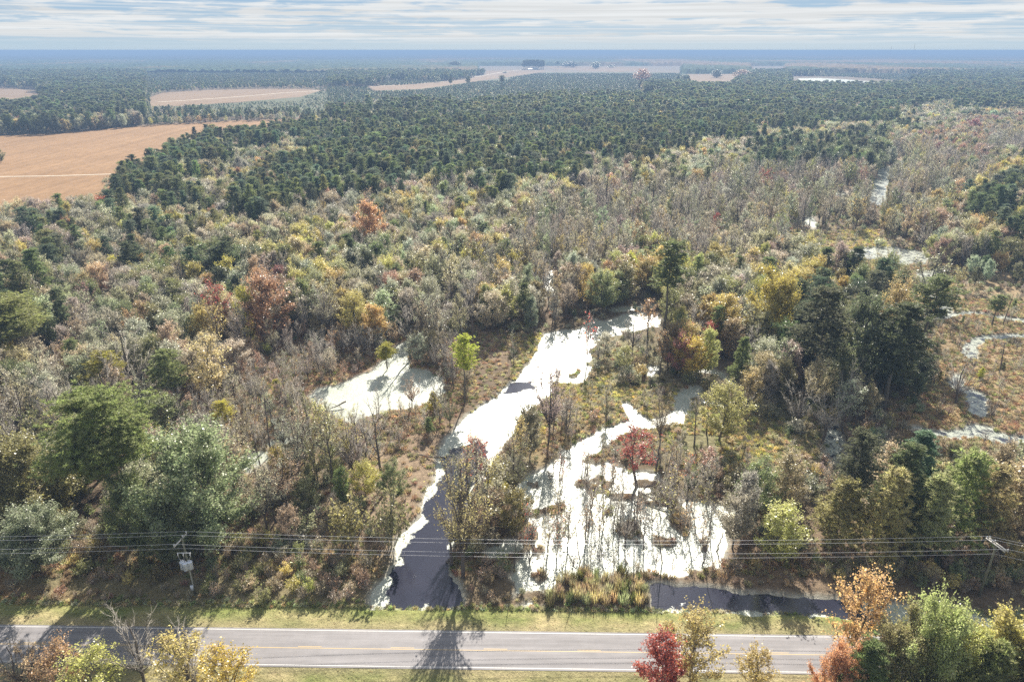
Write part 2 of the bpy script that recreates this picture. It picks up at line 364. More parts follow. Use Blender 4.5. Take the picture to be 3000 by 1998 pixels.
def water():
    xs = axis(-95, 118, 0.8, -320, 420, 1.12); ys = axis(66, 190, 0.8, 64, 900, 1.12)
    X, Y = np.meshgrid(xs, ys); x, y = X.ravel(), Y.ravel()
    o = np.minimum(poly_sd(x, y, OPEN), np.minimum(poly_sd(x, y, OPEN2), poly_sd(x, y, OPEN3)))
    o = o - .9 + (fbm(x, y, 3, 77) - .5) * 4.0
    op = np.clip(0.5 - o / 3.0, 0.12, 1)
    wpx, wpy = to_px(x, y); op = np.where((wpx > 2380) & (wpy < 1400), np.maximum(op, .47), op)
    ge = Geo(); ny, nx = X.shape; idx = np.arange(ny * nx).reshape(ny, nx)
    ge.add(np.stack([x, y, np.full_like(x, WZ)], 1), np.stack([idx[:-1, :-1], idx[:-1, 1:], idx[1:, 1:], idx[1:, :-1]], -1).reshape(-1, 4))
    m, t, out = mat('swamp_water'); p = world_pos(t)
    at = t.n('ShaderNodeAttribute', attribute_type='GEOMETRY', attribute_name='open').outputs['Fac']
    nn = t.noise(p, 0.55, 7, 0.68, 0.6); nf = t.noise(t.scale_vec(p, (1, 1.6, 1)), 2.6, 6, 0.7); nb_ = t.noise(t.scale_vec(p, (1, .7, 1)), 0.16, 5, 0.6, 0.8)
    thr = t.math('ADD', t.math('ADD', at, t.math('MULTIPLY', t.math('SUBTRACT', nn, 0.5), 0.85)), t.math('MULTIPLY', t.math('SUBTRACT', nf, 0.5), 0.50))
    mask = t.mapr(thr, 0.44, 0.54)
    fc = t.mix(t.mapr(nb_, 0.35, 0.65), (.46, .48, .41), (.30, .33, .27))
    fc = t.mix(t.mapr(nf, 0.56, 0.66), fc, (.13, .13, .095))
    b1 = t.n('ShaderNodeBump'); b1.inputs['Strength'].default_value = 0.5; b1.inputs['Distance'].default_value = 0.14; t.put(b1.inputs['Height'], t.math('ADD', nf, nn))
    film = t.n('ShaderNodeBsdfPrincipled'); t.put(film.inputs['Base Color'], fc); t.put(film.inputs['Roughness'], t.mapr(nb_, 0.3, 0.7, 0.27, 0.42))
    t.put(film.inputs['Specular IOR Level'], t.mapr(t.math('ADD', nf, t.math('MULTIPLY', nn, .6)), 0.62, 0.98, 0.55, 0.12)); t.put(film.inputs['Normal'], b1.outputs[0])
    rip = t.noise(t.scale_vec(p, (1.0, 1.8, 1)), 3.5, 4, 0.6)
    wat = pbr(t, None, t.mix(nb_, (.016, .018, .030), (.036, .036, .054)), 0.09, 0.5, rip, bs=0.16, bd=0.06)  # bluish base colour stands in for part of the sky's reflection
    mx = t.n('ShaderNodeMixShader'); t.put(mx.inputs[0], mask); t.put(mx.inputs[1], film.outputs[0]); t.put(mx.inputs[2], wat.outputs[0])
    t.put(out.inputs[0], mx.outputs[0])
    me = ge.mesh('water', m); a = me.attributes.new('open', 'FLOAT', 'POINT'); a.data.foreach_set('value', op.astype(np.float32))
    link('water', me, kind='structure')
    return m
WATER_MAT = water()
def flat_poly(name, pts, z, material, kind='structure', **p):
    import bmesh
    bm = bmesh.new(); f = bm.faces.new([bm.verts.new((x, y, z)) for x, y in pts]); bmesh.ops.triangulate(bm, faces=[f])
    me = bpy.data.meshes.new(name); bm.to_mesh(me); bm.free(); me.materials.append(material)
    if me.polygons[0].normal.z < 0: me.flip_normals()
    return link(name, me, kind=kind, **p)
def gp(pts, z=0): return [tuple(float(q) for q in g(px, py, z)) for px, py in pts]
flat_poly('lake', gp([(2335,231),(2400,230),(2470,233),(2560,240),(2620,246),(2600,252),(2520,248),(2440,243),(2380,238),(2345,236)], .1), 0.1, WATER_MAT)

# ------------------------------------------------------------------ fields and tracks
def field_mat(name, c1, c2, sc=0.02, rows=0.0):
    m, t, out = mat(name); p = world_pos(t)
    n = t.noise(p, sc, 6, 0.6); n2 = t.noise(t.scale_vec(p, (1, .35, 1)), 0.35, 5, 0.65)
    c = t.mix(t.mapr(n, 0.3, 0.7), c1, c2); c = t.mix(1.0, c, t.mapr(n2, 0.25, 0.75, 0.78, 1.22), 'MULTIPLY')
    rot = t.n('ShaderNodeMapping'); t.put(rot.inputs[0], p); rot.inputs['Rotation'].default_value = (0, 0, R(-38)); rot.inputs['Scale'].default_value = (.16, .004, 1)
    st = t.noise(rot.outputs[0], 1.0, 3, 0.5); c = t.mix(1.0, c, t.mapr(st, 0.35, 0.65, 0.90, 1.10), 'MULTIPLY')
    pbr(t, out, c, 0.95, 0.1, n2, bs=0.5, bd=0.3); return m
PM = field_mat('plantation_ground', (.09, .105, .06), (.13, .135, .085), .03)
flat_poly('plantation', gp([(440,312),(700,302),(935,268),(1100,268),(1400,240),(1500,226),(1600,213),(1900,213),(2010,215),(2030,243),(2140,243),(2600,255),(2600,300),(1500,330),(1000,345),(500,340)]), .03, PM)
FM = field_mat('harvested_field', (.235, .143, .074), (.285, .178, .096)); FM2 = field_mat('far_field', (.22, .15, .095), (.26, .185, .12), .01)
TRK = plain('sandy_track', (.62, .55, .45), .95, .1)
flat_poly('field', gp([(-900,420),(0,398),(150,392),(300,378),(500,364),(700,354),(880,349),(900,365),(700,400),(620,440),(540,500),(480,560),(430,620),(300,680),(-900,740)]), 0.05, FM)
flat_poly('field', gp([(440,285),(480,272),(620,264),(780,261),(900,262),(940,266),(880,285),(700,300),(520,312),(440,312)]), 0.05, FM2)
flat_poly('field', gp([(-600,270),(0,254),(60,262),(130,278),(60,292),(-600,310)]), 0.05, FM2)
flat_poly('field', gp([(1075,252),(1200,247),(1300,238),(1400,226),(1424,221),(1424,209),(1500,207),(1600,206),(1590,212),(1500,225),(1400,238),(1320,250),(1230,262),(1100,266)]), 0.05, FM2)
flat_poly('field', gp([(1590,194),(1640,190),(1700,195),(1830,198),(1900,200),(1900,204),(1815,212),(1700,208),(1620,203)]), 0.05, FM2)
flat_poly('field', gp([(2012,205),(2100,206),(2185,209),(2160,222),(2140,240),(2060,242),(2020,236)]), 0.05, FM2)
def track(name, pts, hw, z):
    W_ = [tuple(float(q) for q in g(px, py, z)) for px, py in pts]
    q = []
    for a, b in zip(W_[:-1], W_[1:]):
        dx, dy = b[0] - a[0], b[1] - a[1]; L = math.hypot(dx, dy); nx, ny = -dy / L * hw, dx / L * hw
        q.append([(a[0] - nx, a[1] - ny), (b[0] - nx, b[1] - ny), (b[0] + nx, b[1] + ny), (a[0] + nx, a[1] + ny)])
    return sheet(name, q, TRK, z)
track('path', [(462,300),(560,294),(700,284),(830,273),(935,266)], 2.6, .12)
track('path', [(1085,255),(1180,249),(1300,240),(1400,225),(1480,211),(1530,205)], 3.2, .12)
track('path', [(-300,520),(0,518),(150,516),(340,510)], 0.9, .12)

# ------------------------------------------------------------------ road
def strip(name, d0, d1, z, m, xa=-400, xb=400, n=40, breaks=None):
    k = math.sqrt(1 + RS * RS); q = []
    segs = breaks or [(xa + (xb - xa) * i / n, xa + (xb - xa) * (i + 1) / n) for i in range(n)]
    for a, b in segs:
        q.append([(a, RS * a + RC + d0 * k), (b, RS * b + RC + d0 * k), (b, RS * b + RC + d1 * k), (a, RS * a + RC + d1 * k)])
    return q
m, t, out = mat('asphalt'); p = world_pos(t)
n = t.noise(t.scale_vec(p, (.12, 1.6, 1)), 1.0, 6, .6); n2 = t.noise(p, 9.0, 5, .8); n3 = t.noise(p, .6, 4, .6)
c = t.mix(t.mapr(n, .3, .7), (.180, .171, .175), (.250, .238, .242)); c = t.mix(1.0, c, t.mapr(n2, .2, .8, .72, 1.28), 'MULTIPLY')
c = t.mix(1.0, c, t.mapr(n3, .3, .7, .93, 1.07), 'MULTIPLY')
wear = t.noise(t.scale_vec(p, (.03, .9, 1), (4, 2, 0)), 1.0, 3, .5); c = t.mix(1.0, c, t.mapr(wear, .35, .65, .86, 1.10), 'MULTIPLY')
pbr(t, out, c, 0.75, 0.3, n2, bs=.3, bd=.02); ASPH = m
sheet('road', strip('', -ROAD_HALF, ROAD_HALF, 0, None), ASPH, 0.0)
def paint(name, c):
    m, t, out = mat(name); n = t.noise(world_pos(t), 7.0, 5, .7)
    pbr(t, out, t.mix(t.mapr(n, .42, .62, 0, .55), c, (.27, .25, .24)), .6, .3); return m
WP, YP = paint('white_paint', (.56, .56, .55)), paint('yellow_paint', (.50, .36, .16))
sheet('road_marking', strip('', 2.78, 2.90, 0, None), WP, .006); sheet('road_marking', strip('', -2.90, -2.78, 0, None), WP, .006)
sheet('road_marking', strip('', -.17, -.06, 0, None), YP, .006)
x0 = float(g(1145, 1894)[0]); sheet('road_marking', strip('', .06, .17, 0, None, breaks=[(x0 + k * 12.2, x0 + k * 12.2 + 3.1) for k in range(-20, 24)]), YP, .006)
m, t, out = mat('sandy_shoulder'); n = t.noise(world_pos(t), 3.0, 5, .8)
pbr(t, out, t.mix(t.mapr(n, .4, .6), (.30, .25, .16), (.20, .19, .09)), .95, .1)
SH = m

# ------------------------------------------------------------------ tree prototypes
def unit(v): return v / (np.linalg.norm(v, axis=-1, keepdims=True) + 1e-9)
def leaves(ge, C, size, rg, flat=0.0, var=None, asp=0.75):
    n = len(C); nrm = rg.normal(size=(n, 3)); nrm[:, 2] += flat; nrm = unit(nrm)
    a = unit(np.cross(nrm, rg.normal(size=(n, 3)))); b = np.cross(nrm, a)
    s = size * rg.uniform(.55, 1.35, n)[:, None]
    V = np.stack([C - a * s * .5, C - b * s * .5 * asp, C + a * s * .5, C + b * s * .5 * asp], 1)
    ge.add(V.reshape(-1, 3), np.arange(4 * n).reshape(-1, 4), rg.random(n) if var is None else var)
def twigs(ge, A, B, r, rg):                       # thin three sided spikes, all at once
    n = len(A); d = unit(B - A); s = unit(np.cross(d, rg.normal(size=(n, 3)))); u = np.cross(d, s)
    V = np.stack([A + s * r, A - s * .5 * r + u * .87 * r, A - s * .5 * r - u * .87 * r, B], 1)
    i = np.arange(n)[:, None] * 4
    ge.add(V.reshape(-1, 3), np.concatenate([i + [0, 1, 3], i + [1, 2, 3], i + [2, 0, 3]]), .5)
def broadleaf(seed, h, w, base, limbs, per, leaf, cover, wood_r=1.0, twig_n=6, tw=0.022, vase=0.0):
    """tapered trunk, limbs, branches and twigs inside an uneven crown; leaves at the twigs in clumps"""
    rg = np.random.default_rng(seed); tr, cr = Geo(), Geo()
    k = 7; zz = np.linspace(0, h * .9, k); wob = np.cumsum(rg.normal(0, h * .012, (k, 2)), 0); wob[0] = 0
    T = np.column_stack([wob, zz]); r0 = h * .014 * wood_r
    tr.tube(T, np.linspace(r0 * 1.2, r0 * .2, k), 6)
    trunk = lambda t: np.array([np.interp(t * h, zz, T[:, i]) for i in range(3)])
    lob = rg.uniform(.65, 1.2, 9)
    def env(t, az):
        q = np.clip((t - base) / (1 - base), 0, 1)
        e = np.sin(math.pi * q ** (.75 if vase == 0 else 1.3)) ** .7 if q < 1 else 0
        return w / 2 * max(e, .12) * lob[int(az / (2 * math.pi) * 9) % 9]
    L, A, B = [], [], []
    for i in range(limbs):
        az = (i * 2.4 + rg.normal(0, .3)) % (2 * math.pi); t1 = base + (1 - base) * ((i + .7) / limbs) ** .85 * rg.uniform(.9, 1.05)
        t1 = min(t1, 1.0); rr = env(min(t1, .93), az) * rg.uniform(.75, 1.05)
        t0 = max(base * .75, t1 - (rr * rg.uniform(.6, 1.2) + 1.0) / h); t0 = min(t0, .88)
        if vase: t0 = base * rg.uniform(.7, 1.2)
        p0 = trunk(t0); p3 = np.array([math.cos(az) * rr, math.sin(az) * rr, t1 * h]) + np.append(wob[-1], 0) * t1
        pm = (p0 + p3) / 2 + np.array([0, 0, -h * .02]) + rg.normal(0, .04 * rr + .05, 3)
        rl = r0 * (.22 + .35 * (1 - t1))
        tr.tube([p0, pm, p3], [rl, rl * .65, rl * .25], 4)
        for j in range(per):
            f = rg.uniform(.25, 1.0); q0 = p0 * (1 - f) ** 2 + 2 * pm * f * (1 - f) + p3 * f * f
            out = unit(q0 - np.array([T[-1][0] * t1, T[-1][1] * t1, q0[2] - .25 * h * .3]) + rg.normal(0, .7, 3)); ln = (w * .13 + .5) * rg.uniform(.6, 1.3)
            q1 = q0 + (out * .8 + np.array([0, 0, .45])) * ln
            A.append(q0); B.append(q1)
            for s in range(twig_n):
                f2 = rg.uniform(.3, 1.0); a = q0 + (q1 - q0) * f2; dd = unit(q1 - q0) * .5 + rg.normal(0, .55, 3) + [0, 0, .3]
                b = a + dd * ln * .55; A.append(a); B.append(b); L.append((a, b, rg.random()))
    A, B = np.array(A), np.array(B)
    nb = len(A); rad = np.full((nb, 1), tw * 1.0); rad[::twig_n + 1] = tw * 2.2
    twigs(cr if leaf <= 0 else tr, A, B, rad, rg)
    if leaf > 0:
        P0 = np.array([l[0] for l in L]); P1 = np.array([l[1] for l in L]); keep = rg.random(len(L)) < cover
        P0, P1 = P0[keep], P1[keep]; cl = np.array([l[2] for l in L])[keep]
        n = max(1, int(leaf)); f = rg.random((len(P0), n, 1)) ** .6
        C = P0[:, None] + (P1 - P0)[:, None] * f + rg.normal(0, .17 * (1 + w * .03), (len(P0), n, 3))
        var = np.clip(.45 * cl[:, None] + .55 * rg.random((len(P0), n)), 0, 1)
        leaves(cr, C.reshape(-1, 3), LEAF, rg, .3, var.ravel())
    return tr, cr
LEAF = .245
def pine(seed, h, w, base, whorls, dens=1.0, cone=False, blade=.42, bw=.06):
    rg = np.random.default_rng(seed); tr, cr = Geo(), Geo()
    k = 8; zz = np.linspace(0, h * .97, k); wob = np.cumsum(rg.normal(0, h * .006, (k, 2)), 0); wob[0] = 0
    T = np.column_stack([wob, zz]); r0 = h * .011
    tr.tube(T, np.linspace(r0 * 1.25, r0 * .2, k), 6)
    trunk = lambda t: np.array([np.interp(t * h, zz, T[:, i]) for i in range(3)])
    C, CS = [], []
    for i in range(whorls):
        q = (i + rg.random()) / whorls; t0 = base + (1 - base) * q
        prof = (1 - q) ** .8 * .95 + .12 if cone else (math.sin(math.pi * min(1, q * .82 + .2)) ** .8 * .95 + .08)
        az = i * 2.4 + rg.normal(0, .4); rr = w / 2 * prof * rg.uniform(.6, 1.15)
        if rg.random() < .12 and not cone: rr *= .45
        p0 = trunk(min(t0, .96)); up = rr * (rg.uniform(.05, .5) if q < .7 else rg.uniform(.4, .9))
        p1 = p0 + np.array([math.cos(az) * rr, math.sin(az) * rr, up]); pm = (p0 + p1) / 2 + [0, 0, -rr * .06]
        tr.tube([p0, pm, p1], [r0 * .3 * (1 - q * .6), r0 * .2 * (1 - q * .6), r0 * .07], 3)
        nt = max(3, int((5 + 3.2 * rr) * dens))
        for j in range(nt):
            f = rg.uniform(.35, 1.05) ** .8; c = p0 * (1 - f) ** 2 + 2 * pm * f * (1 - f) + p1 * f * f
            c = c + rg.normal(0, .22 + .13 * rr, 3) * [1, 1, .55] + [0, 0, .12]
            C.append(c); CS.append(rg.random())
    C.append(trunk(1.0)); CS.append(.8)
    C, CS = np.array(C), np.array(CS); nb = 11 if blade > .8 else 20
    d = rg.normal(size=(len(C), nb, 3)); d[..., 2] = np.abs(d[..., 2]) * 1.0 - .15; d = unit(d)
    s = unit(np.cross(d, rg.normal(size=d.shape))); L = blade * rg.uniform(.7, 1.3, (len(C), nb, 1))
    o = C[:, None] + d * L * .15
    V = np.stack([o - s * bw, o + s * bw, o + d * L + s * bw * .35], 2)
    n = len(C) * nb
    var = np.clip(CS[:, None] * .5 + .5 * rg.random((len(C), nb)), 0, 1).ravel()
    cr.add(V.reshape(-1, 3), np.arange(3 * n).reshape(-1, 3), var)
    return tr, cr
def shrub(seed, h, w, leaf_n, stems=14, bare=0.0):
    rg = np.random.default_rng(seed); tr, cr = Geo(), Geo(); A, B = [], []; C = []
    lob = rg.uniform(.6, 1.15, 7)
    for i in range(stems):
        az = rg.uniform(0, 2 * math.pi); e = rg.random() ** .6; rr = w / 2 * e * lob[int(az / 6.2832 * 7) % 7]
        top = np.array([math.cos(az) * rr, math.sin(az) * rr, h * (1 - .55 * e * e) * rg.uniform(.75, 1.05)])
        p0 = np.array([math.cos(az), math.sin(az), 0]) * .12 * w * e; mid = (p0 + top) / 2 + [0, 0, .1 * h]
        tr.tube([p0, mid, top], [.035, .022, .01], 3)
        for j in range(9):
            f = rg.uniform(.2, 1); q = p0 * (1 - f) ** 2 + 2 * mid * f * (1 - f) + top * f * f
            b = q + rg.normal(0, .2 * w * .4, 3) + [0, 0, .12 * h]; b[2] = abs(b[2]); A.append(q); B.append(b)
            if rg.random() >= bare: C.append((q, b, rg.random()))
    A, B = np.array(A), np.array(B); twigs(tr, A, B, np.full((len(A), 1), .014), rg)
    if C:
        P0 = np.array([c[0] for c in C]); P1 = np.array([c[1] for c in C]); cl = np.array([c[2] for c in C])
        X = P0[:, None] + (P1 - P0)[:, None] * rg.random((len(C), leaf_n, 1)) ** .5 + rg.normal(0, .13, (len(C), leaf_n, 3))
        X[..., 2] = np.abs(X[..., 2]); leaves(cr, X.reshape(-1, 3), .21, rg, .3, np.clip(.4 * cl[:, None] + .6 * rg.random((len(C), leaf_n)), 0, 1).ravel())
    return tr, cr
def tuft(seed, h, w, n, bw=.035):
    rg = np.random.default_rng(seed); cr = Geo(); az = rg.uniform(0, 6.283, n); e = rg.random(n) ** .5
    o = np.stack([np.cos(az) * e * w * .3, np.sin(az) * e * w * .3, np.zeros(n)], 1)
    tip = np.stack([np.cos(az) * e * w * .5, np.sin(az) * e * w * .5, h * rg.uniform(.5, 1.1, n) * (1 - .3 * e)], 1) + rg.normal(0, .06, (n, 3))
    s = unit(np.cross(tip - o, rg.normal(size=(n, 3)))) * bw
    mid = (o + tip) / 2 + [0, 0, h * .12]
    V = np.stack([o - s, o + s, mid + s * .8, mid - s * .8], 1); cr.add(V.reshape(-1, 3), np.arange(4 * n).reshape(-1, 4), rg.random(n))
    V = np.stack([mid - s * .8, mid + s * .8, tip], 1); cr.add(V.reshape(-1, 3), np.arange(3 * n).reshape(-1, 3), rg.random(n))
    return Geo(), cr
def reed(seed):
    t_, cr = tuft(seed, 2.3, 1.6, 90, .03); return t_, cr

PROTO = {}   # kind -> list of dict(h, w, trunk mesh, crown mesh, whole mesh)
def proto(kind, h, w, tc, leafmat, woodmat):
    tr, cr = tc; i = len(PROTO.setdefault(kind, []))
    d = dict(h=h, w=w, crown=cr.mesh(kind + '_crown', leafmat))
    if tr.n: d['trunk'] = tr.mesh(kind + '_trunk', woodmat); d['whole'] = merged(tr, cr, kind + '_whole', woodmat, leafmat)
    else: d['whole'] = d['crown']
    PROTO[kind].append(d)
lm, nm, bm_, tm = M['leaf'], M['needle'], M['bark'], M['twig']
for s, (h, w, b, L, p_, n_, cv) in enumerate([(12, 7.5, .16, 22, 10, 11, .95), (12, 6.2, .10, 22, 10, 11, .95), (13, 8.5, .22, 24, 10, 10, .9), (11, 5.5, .12, 20, 9, 9, .85), (12, 7, .25, 20, 9, 7, .75), (13, 5.0, .2, 20, 8, 6, .7)]):
    proto('leafy', h, w, broadleaf(100 + s, h, w, b, L, p_, n_, cv), lm, bm_)
LEAF = .30
proto('leafy', 18, 14, broadleaf(160, 18, 14, .10, 38, 13, 13, .95, twig_n=7), lm, bm_)
LEAF = .245
for s, (h, w, b, L, p_, n_, cv, va) in enumerate([(14, 6, .38, 15, 9, 5, .5, 0), (13, 7, .28, 16, 9, 5, .5, 1), (14, 5, .45, 13, 9, 4, .45, 0)]):
    proto('sparse', h, w, broadleaf(140 + s, h, w, b, L, p_, n_, cv, vase=va), lm, M['deadwood'])
LEAF = .21
proto('sparse', 20, 9, broadleaf(150, 20, 9, .30, 22, 11, 6, .5, vase=1), lm, M['deadwood'])
LEAF = .245
for s, (h, w, b, L, p_, va) in enumerate([(14, 4.8, .42, 13, 8, 0), (13, 6.0, .22, 15, 8, 1), (14, 4.0, .48, 11, 7, 0), (12, 6.2, .25, 16, 9, 1)]):
    proto('bare', h, w, broadleaf(170 + s, h, w, b, L, p_, 0, 0, twig_n=6, tw=.018, vase=va), tm, M['deadwood'])
for s, (h, w, b, n_, cone) in enumerate([(20, 6.5, .50, 52, 0), (20, 7.5, .42, 60, 0), (19, 5.5, .55, 44, 0), (17, 6.5, .25, 64, 1), (20, 6.2, .38, 60, 0)]):
    proto('pine', h, w, pine(200 + s, h, w, b, n_, 1.6, cone), nm, bm_)
proto('pine', 27, 15, pine(260, 27, 15, .53, 95, 2.1, 0, .50, .06), nm, bm_)
for s, (h, w, b, n_, cone) in enumerate([(9, 5.0, .08, 60, 1), (9, 4.2, .15, 50, 1), (8, 5.6, .05, 60, 1)]):
    proto('youngpine', h, w, pine(230 + s, h, w, b, n_, 1.7, cone, .30, .045), nm, bm_)
for s, (h, w) in enumerate([(3, 3.4), (2.6, 3.8), (3.6, 3.2)]): proto('shrub', h, w, shrub(300 + s, h, w, 7, 16, 0), lm, tm)
for s, (h, w) in enumerate([(3, 3.0), (3.4, 3.6)]): proto('brush', h, w, shrub(320 + s, h, w, 3, 22, .6), lm, tm)
for s, (h, w, b) in enumerate([(7, 2.2, .25), (8, 1.8, .35), (6, 2.8, .15)]):
    proto('sapling', h, w, broadleaf(340 + s, h, w, b, 10, 6, 1.0, .35, 1.0, 5, .018), lm, tm)
for s in range(3): proto('tuft', .8, 1.0, tuft(400 + s, .8, 1.1, 46), M['grass'], None)
for s in range(2): proto('reed', 2.2, 1.6, reed(410 + s), M['grass'], None)
LEAF = .62
for s, (h, w, b, L, p_, n_, cv) in enumerate([(12, 7.5, .1, 14, 6, 1, .95), (12, 6.2, .1, 14, 6, 1, .95), (12, 5.5, .1, 12, 6, 1, .7)]):
    proto('leafy_far', h, w, broadleaf(500 + s, h, w, b, L, p_, 2, cv, twig_n=3, tw=.05), lm, bm_)
for s, (h, w, b, n_, cone) in enumerate([(19, 6.5, .40, 26, 0), (18, 6.0, .30, 28, 1), (19, 6.8, .45, 24, 0)]):
    proto('pine_far', h, w, pine(520 + s, h, w, b, n_, .8, cone, 1.0, .22), nm, bm_)

# ------------------------------------------------------------------ where things grow
ROWS = {
 205:"PPPPPPPPPPPPPP..yy..PPyPPPPPPP", 230:"PPPPPPPPPPPPPP.yyyyy.yPPyyyPPP", 250:"PPPPPPPPPPPyyyyyyyyyPPPPPBPPPP",
 270:".PPPPPPPPyyyyyyyyyyPPPPPPPPPPP", 290:"ppppp....yyyyyyyyyyPPPPPPPPPPP", 310:"pppppyyyyyyyyyyPPPPPPPPPPPPPPP",
 330:"ppppppyyyyyppPPPPPPPPPPPPPPDPP", 350:"pppppppppppppPPPPPPPPPPPPPDDDD", 375:"pppppp...pppPPPPPPPPPPPPPPDDRR",
 393:"ppppppppppppPPPPPPPPPPPPPPDDRR",
 400:"........PPPPPPPPPPPPPPPPDDKDRR", 430:"......PPPPPPPPPPPPPPPPDDDKDRRB", 460:".....PPPDPPPPPPPPPPPDDKKKKBRRB",
 500:"....PPPDDPPPPPPPPPPDDDKKKKBBRD", 550:"...PPPDDPPPPPPPPPDDDDBBBBBBBBY", 600:"..PPPDDPPPPPDDPDDBBBBBBBBBBBYP",
 650:"GGGGDPDPPGDDDDDDBBBBBBBBBBBYPP", 700:"GGDPDDDPDGDDDDGBBBBBBBBsssBDPP", 750:"GPDDPDDGDYDDGDDBBBBBBBBssssDYP",
 800:"DDPDDDDDYDDDDDDBBBDYBBDD.sssDY", 850:"DPDKDDKDDDKDDDBBDDYYYDDYDY.sDK", 900:"DPDDDDKGRYDDDDDDDYYYDDYYYKYMsM",
 950:"PDDDDDDDDDDDDBDDDDDYDDYYKKKMMM", 1000:"DGDDGDDGDBDDBBssS.RYYDDKKKKMMM", 1050:"DPDDDGDBMMMMBM.ssSSYDDDKKKKMMM",
 1100:"PDDGDYGMMM.MMM.sssSRYDDKKKKMMM", 1150:"DDDDDGMMM..MMM.sssssSSDDKKKMMM", 1200:"DBGDBMMMM..MM.BsssssssSSBKSMMM",
 1250:"DDBBBMMMMMMMM.BsMMsssssSBSBsMM", 1300:"BDBGBMMMMMMM..BMMM.sRsssSSsSsM", 1350:"BBBBMMMMMBM...SRRMRBssssSSSSSS",
 1400:"DDBBGBBBBBB..BBRWWWWSssSSSSSSS", 1450:"DDDGDBBBBBBB.BBBBWWWWSsSSSSSGG", 1500:"DDDSGSBBBSS..BBBWWWWWSSGPPPPDG",
 1550:"SDSSDSSBSSS..BBBWWWWWGYDPPPPPD", 1600:"SSSSSDSSSSS.SSBWWWWWWGGDDPPPDD", 1650:"TTTTTTTTTTT..TTWWWWWWTTTTTTTTT",
 1700:"ttTTTtTTTTT..TTtrrrt.tttTTTTTT", 1745:"ttttttTTTTT..tttrrrr.........t", 1785:"..............................",
 1985:"..............................", 2010:"LLLLLLL................lLLLLLL", 2300:"LLLLLLl................lLLLLLL"}
RY = np.array(sorted(ROWS)); RZ = np.array([[ord(ch) for ch in ROWS[y]] for y in RY])
def zone(px, py):
    c = np.clip((px // 100).astype(int), 0, 29); r = np.abs(py[:, None] - RY[None]).argmin(1); return RZ[r, c]
col = {'olive': (.21,.205,.085), 'tan': (.36,.315,.19), 'greytan': (.34,.315,.235), 'yellow': (.52,.45,.10), 'gold': (.43,.37,.135),
 'orange': (.56,.38,.18), 'rust': (.37,.235,.13), 'pink': (.50,.34,.25), 'red': (.50,.125,.085), 'maroon': (.27,.12,.10), 'green': (.115,.135,.055),
 'darkpine': (.070,.083,.045), 'pine': (.100,.117,.050), 'brightpine': (.135,.145,.055), 'yellowpine': (.44,.41,.08), 'pale': (.38,.375,.26), 'palegreen': (.27,.29,.18),
 'brown': (.27,.21,.135), 'bluegreen': (.090,.115,.070), 'straw': (.40,.33,.19), 'redbrown': (.32,.215,.135), 'grey': (.30,.26,.24), 'limeg': (.36,.37,.17), 'cream': (.50,.46,.21), 'litgreen': (.29,.285,.13)}
CN = list(col); CW = {'olive':'olive green','tan':'tan','greytan':'greyish tan','yellow':'yellow','gold':'golden','orange':'orange','rust':'rusty','pink':'salmon pink','red':'red','maroon':'dark red','green':'green','darkpine':'dark green','pine':'green','brightpine':'bright green','yellowpine':'yellowish','pale':'pale','palegreen':'pale green','brown':'brown','bluegreen':'bluish green','straw':'straw coloured','redbrown':'reddish brown','grey':'grey','limeg':'lime green','cream':'cream coloured','litgreen':'light green'}
deci = [('olive',4),('tan',8),('greytan',7),('gold',3.5),('palegreen',2),('pale',5),('green',1.6),('yellow',.4),('orange',.25),('pink',.5),('rust',.3),('red',.08)]
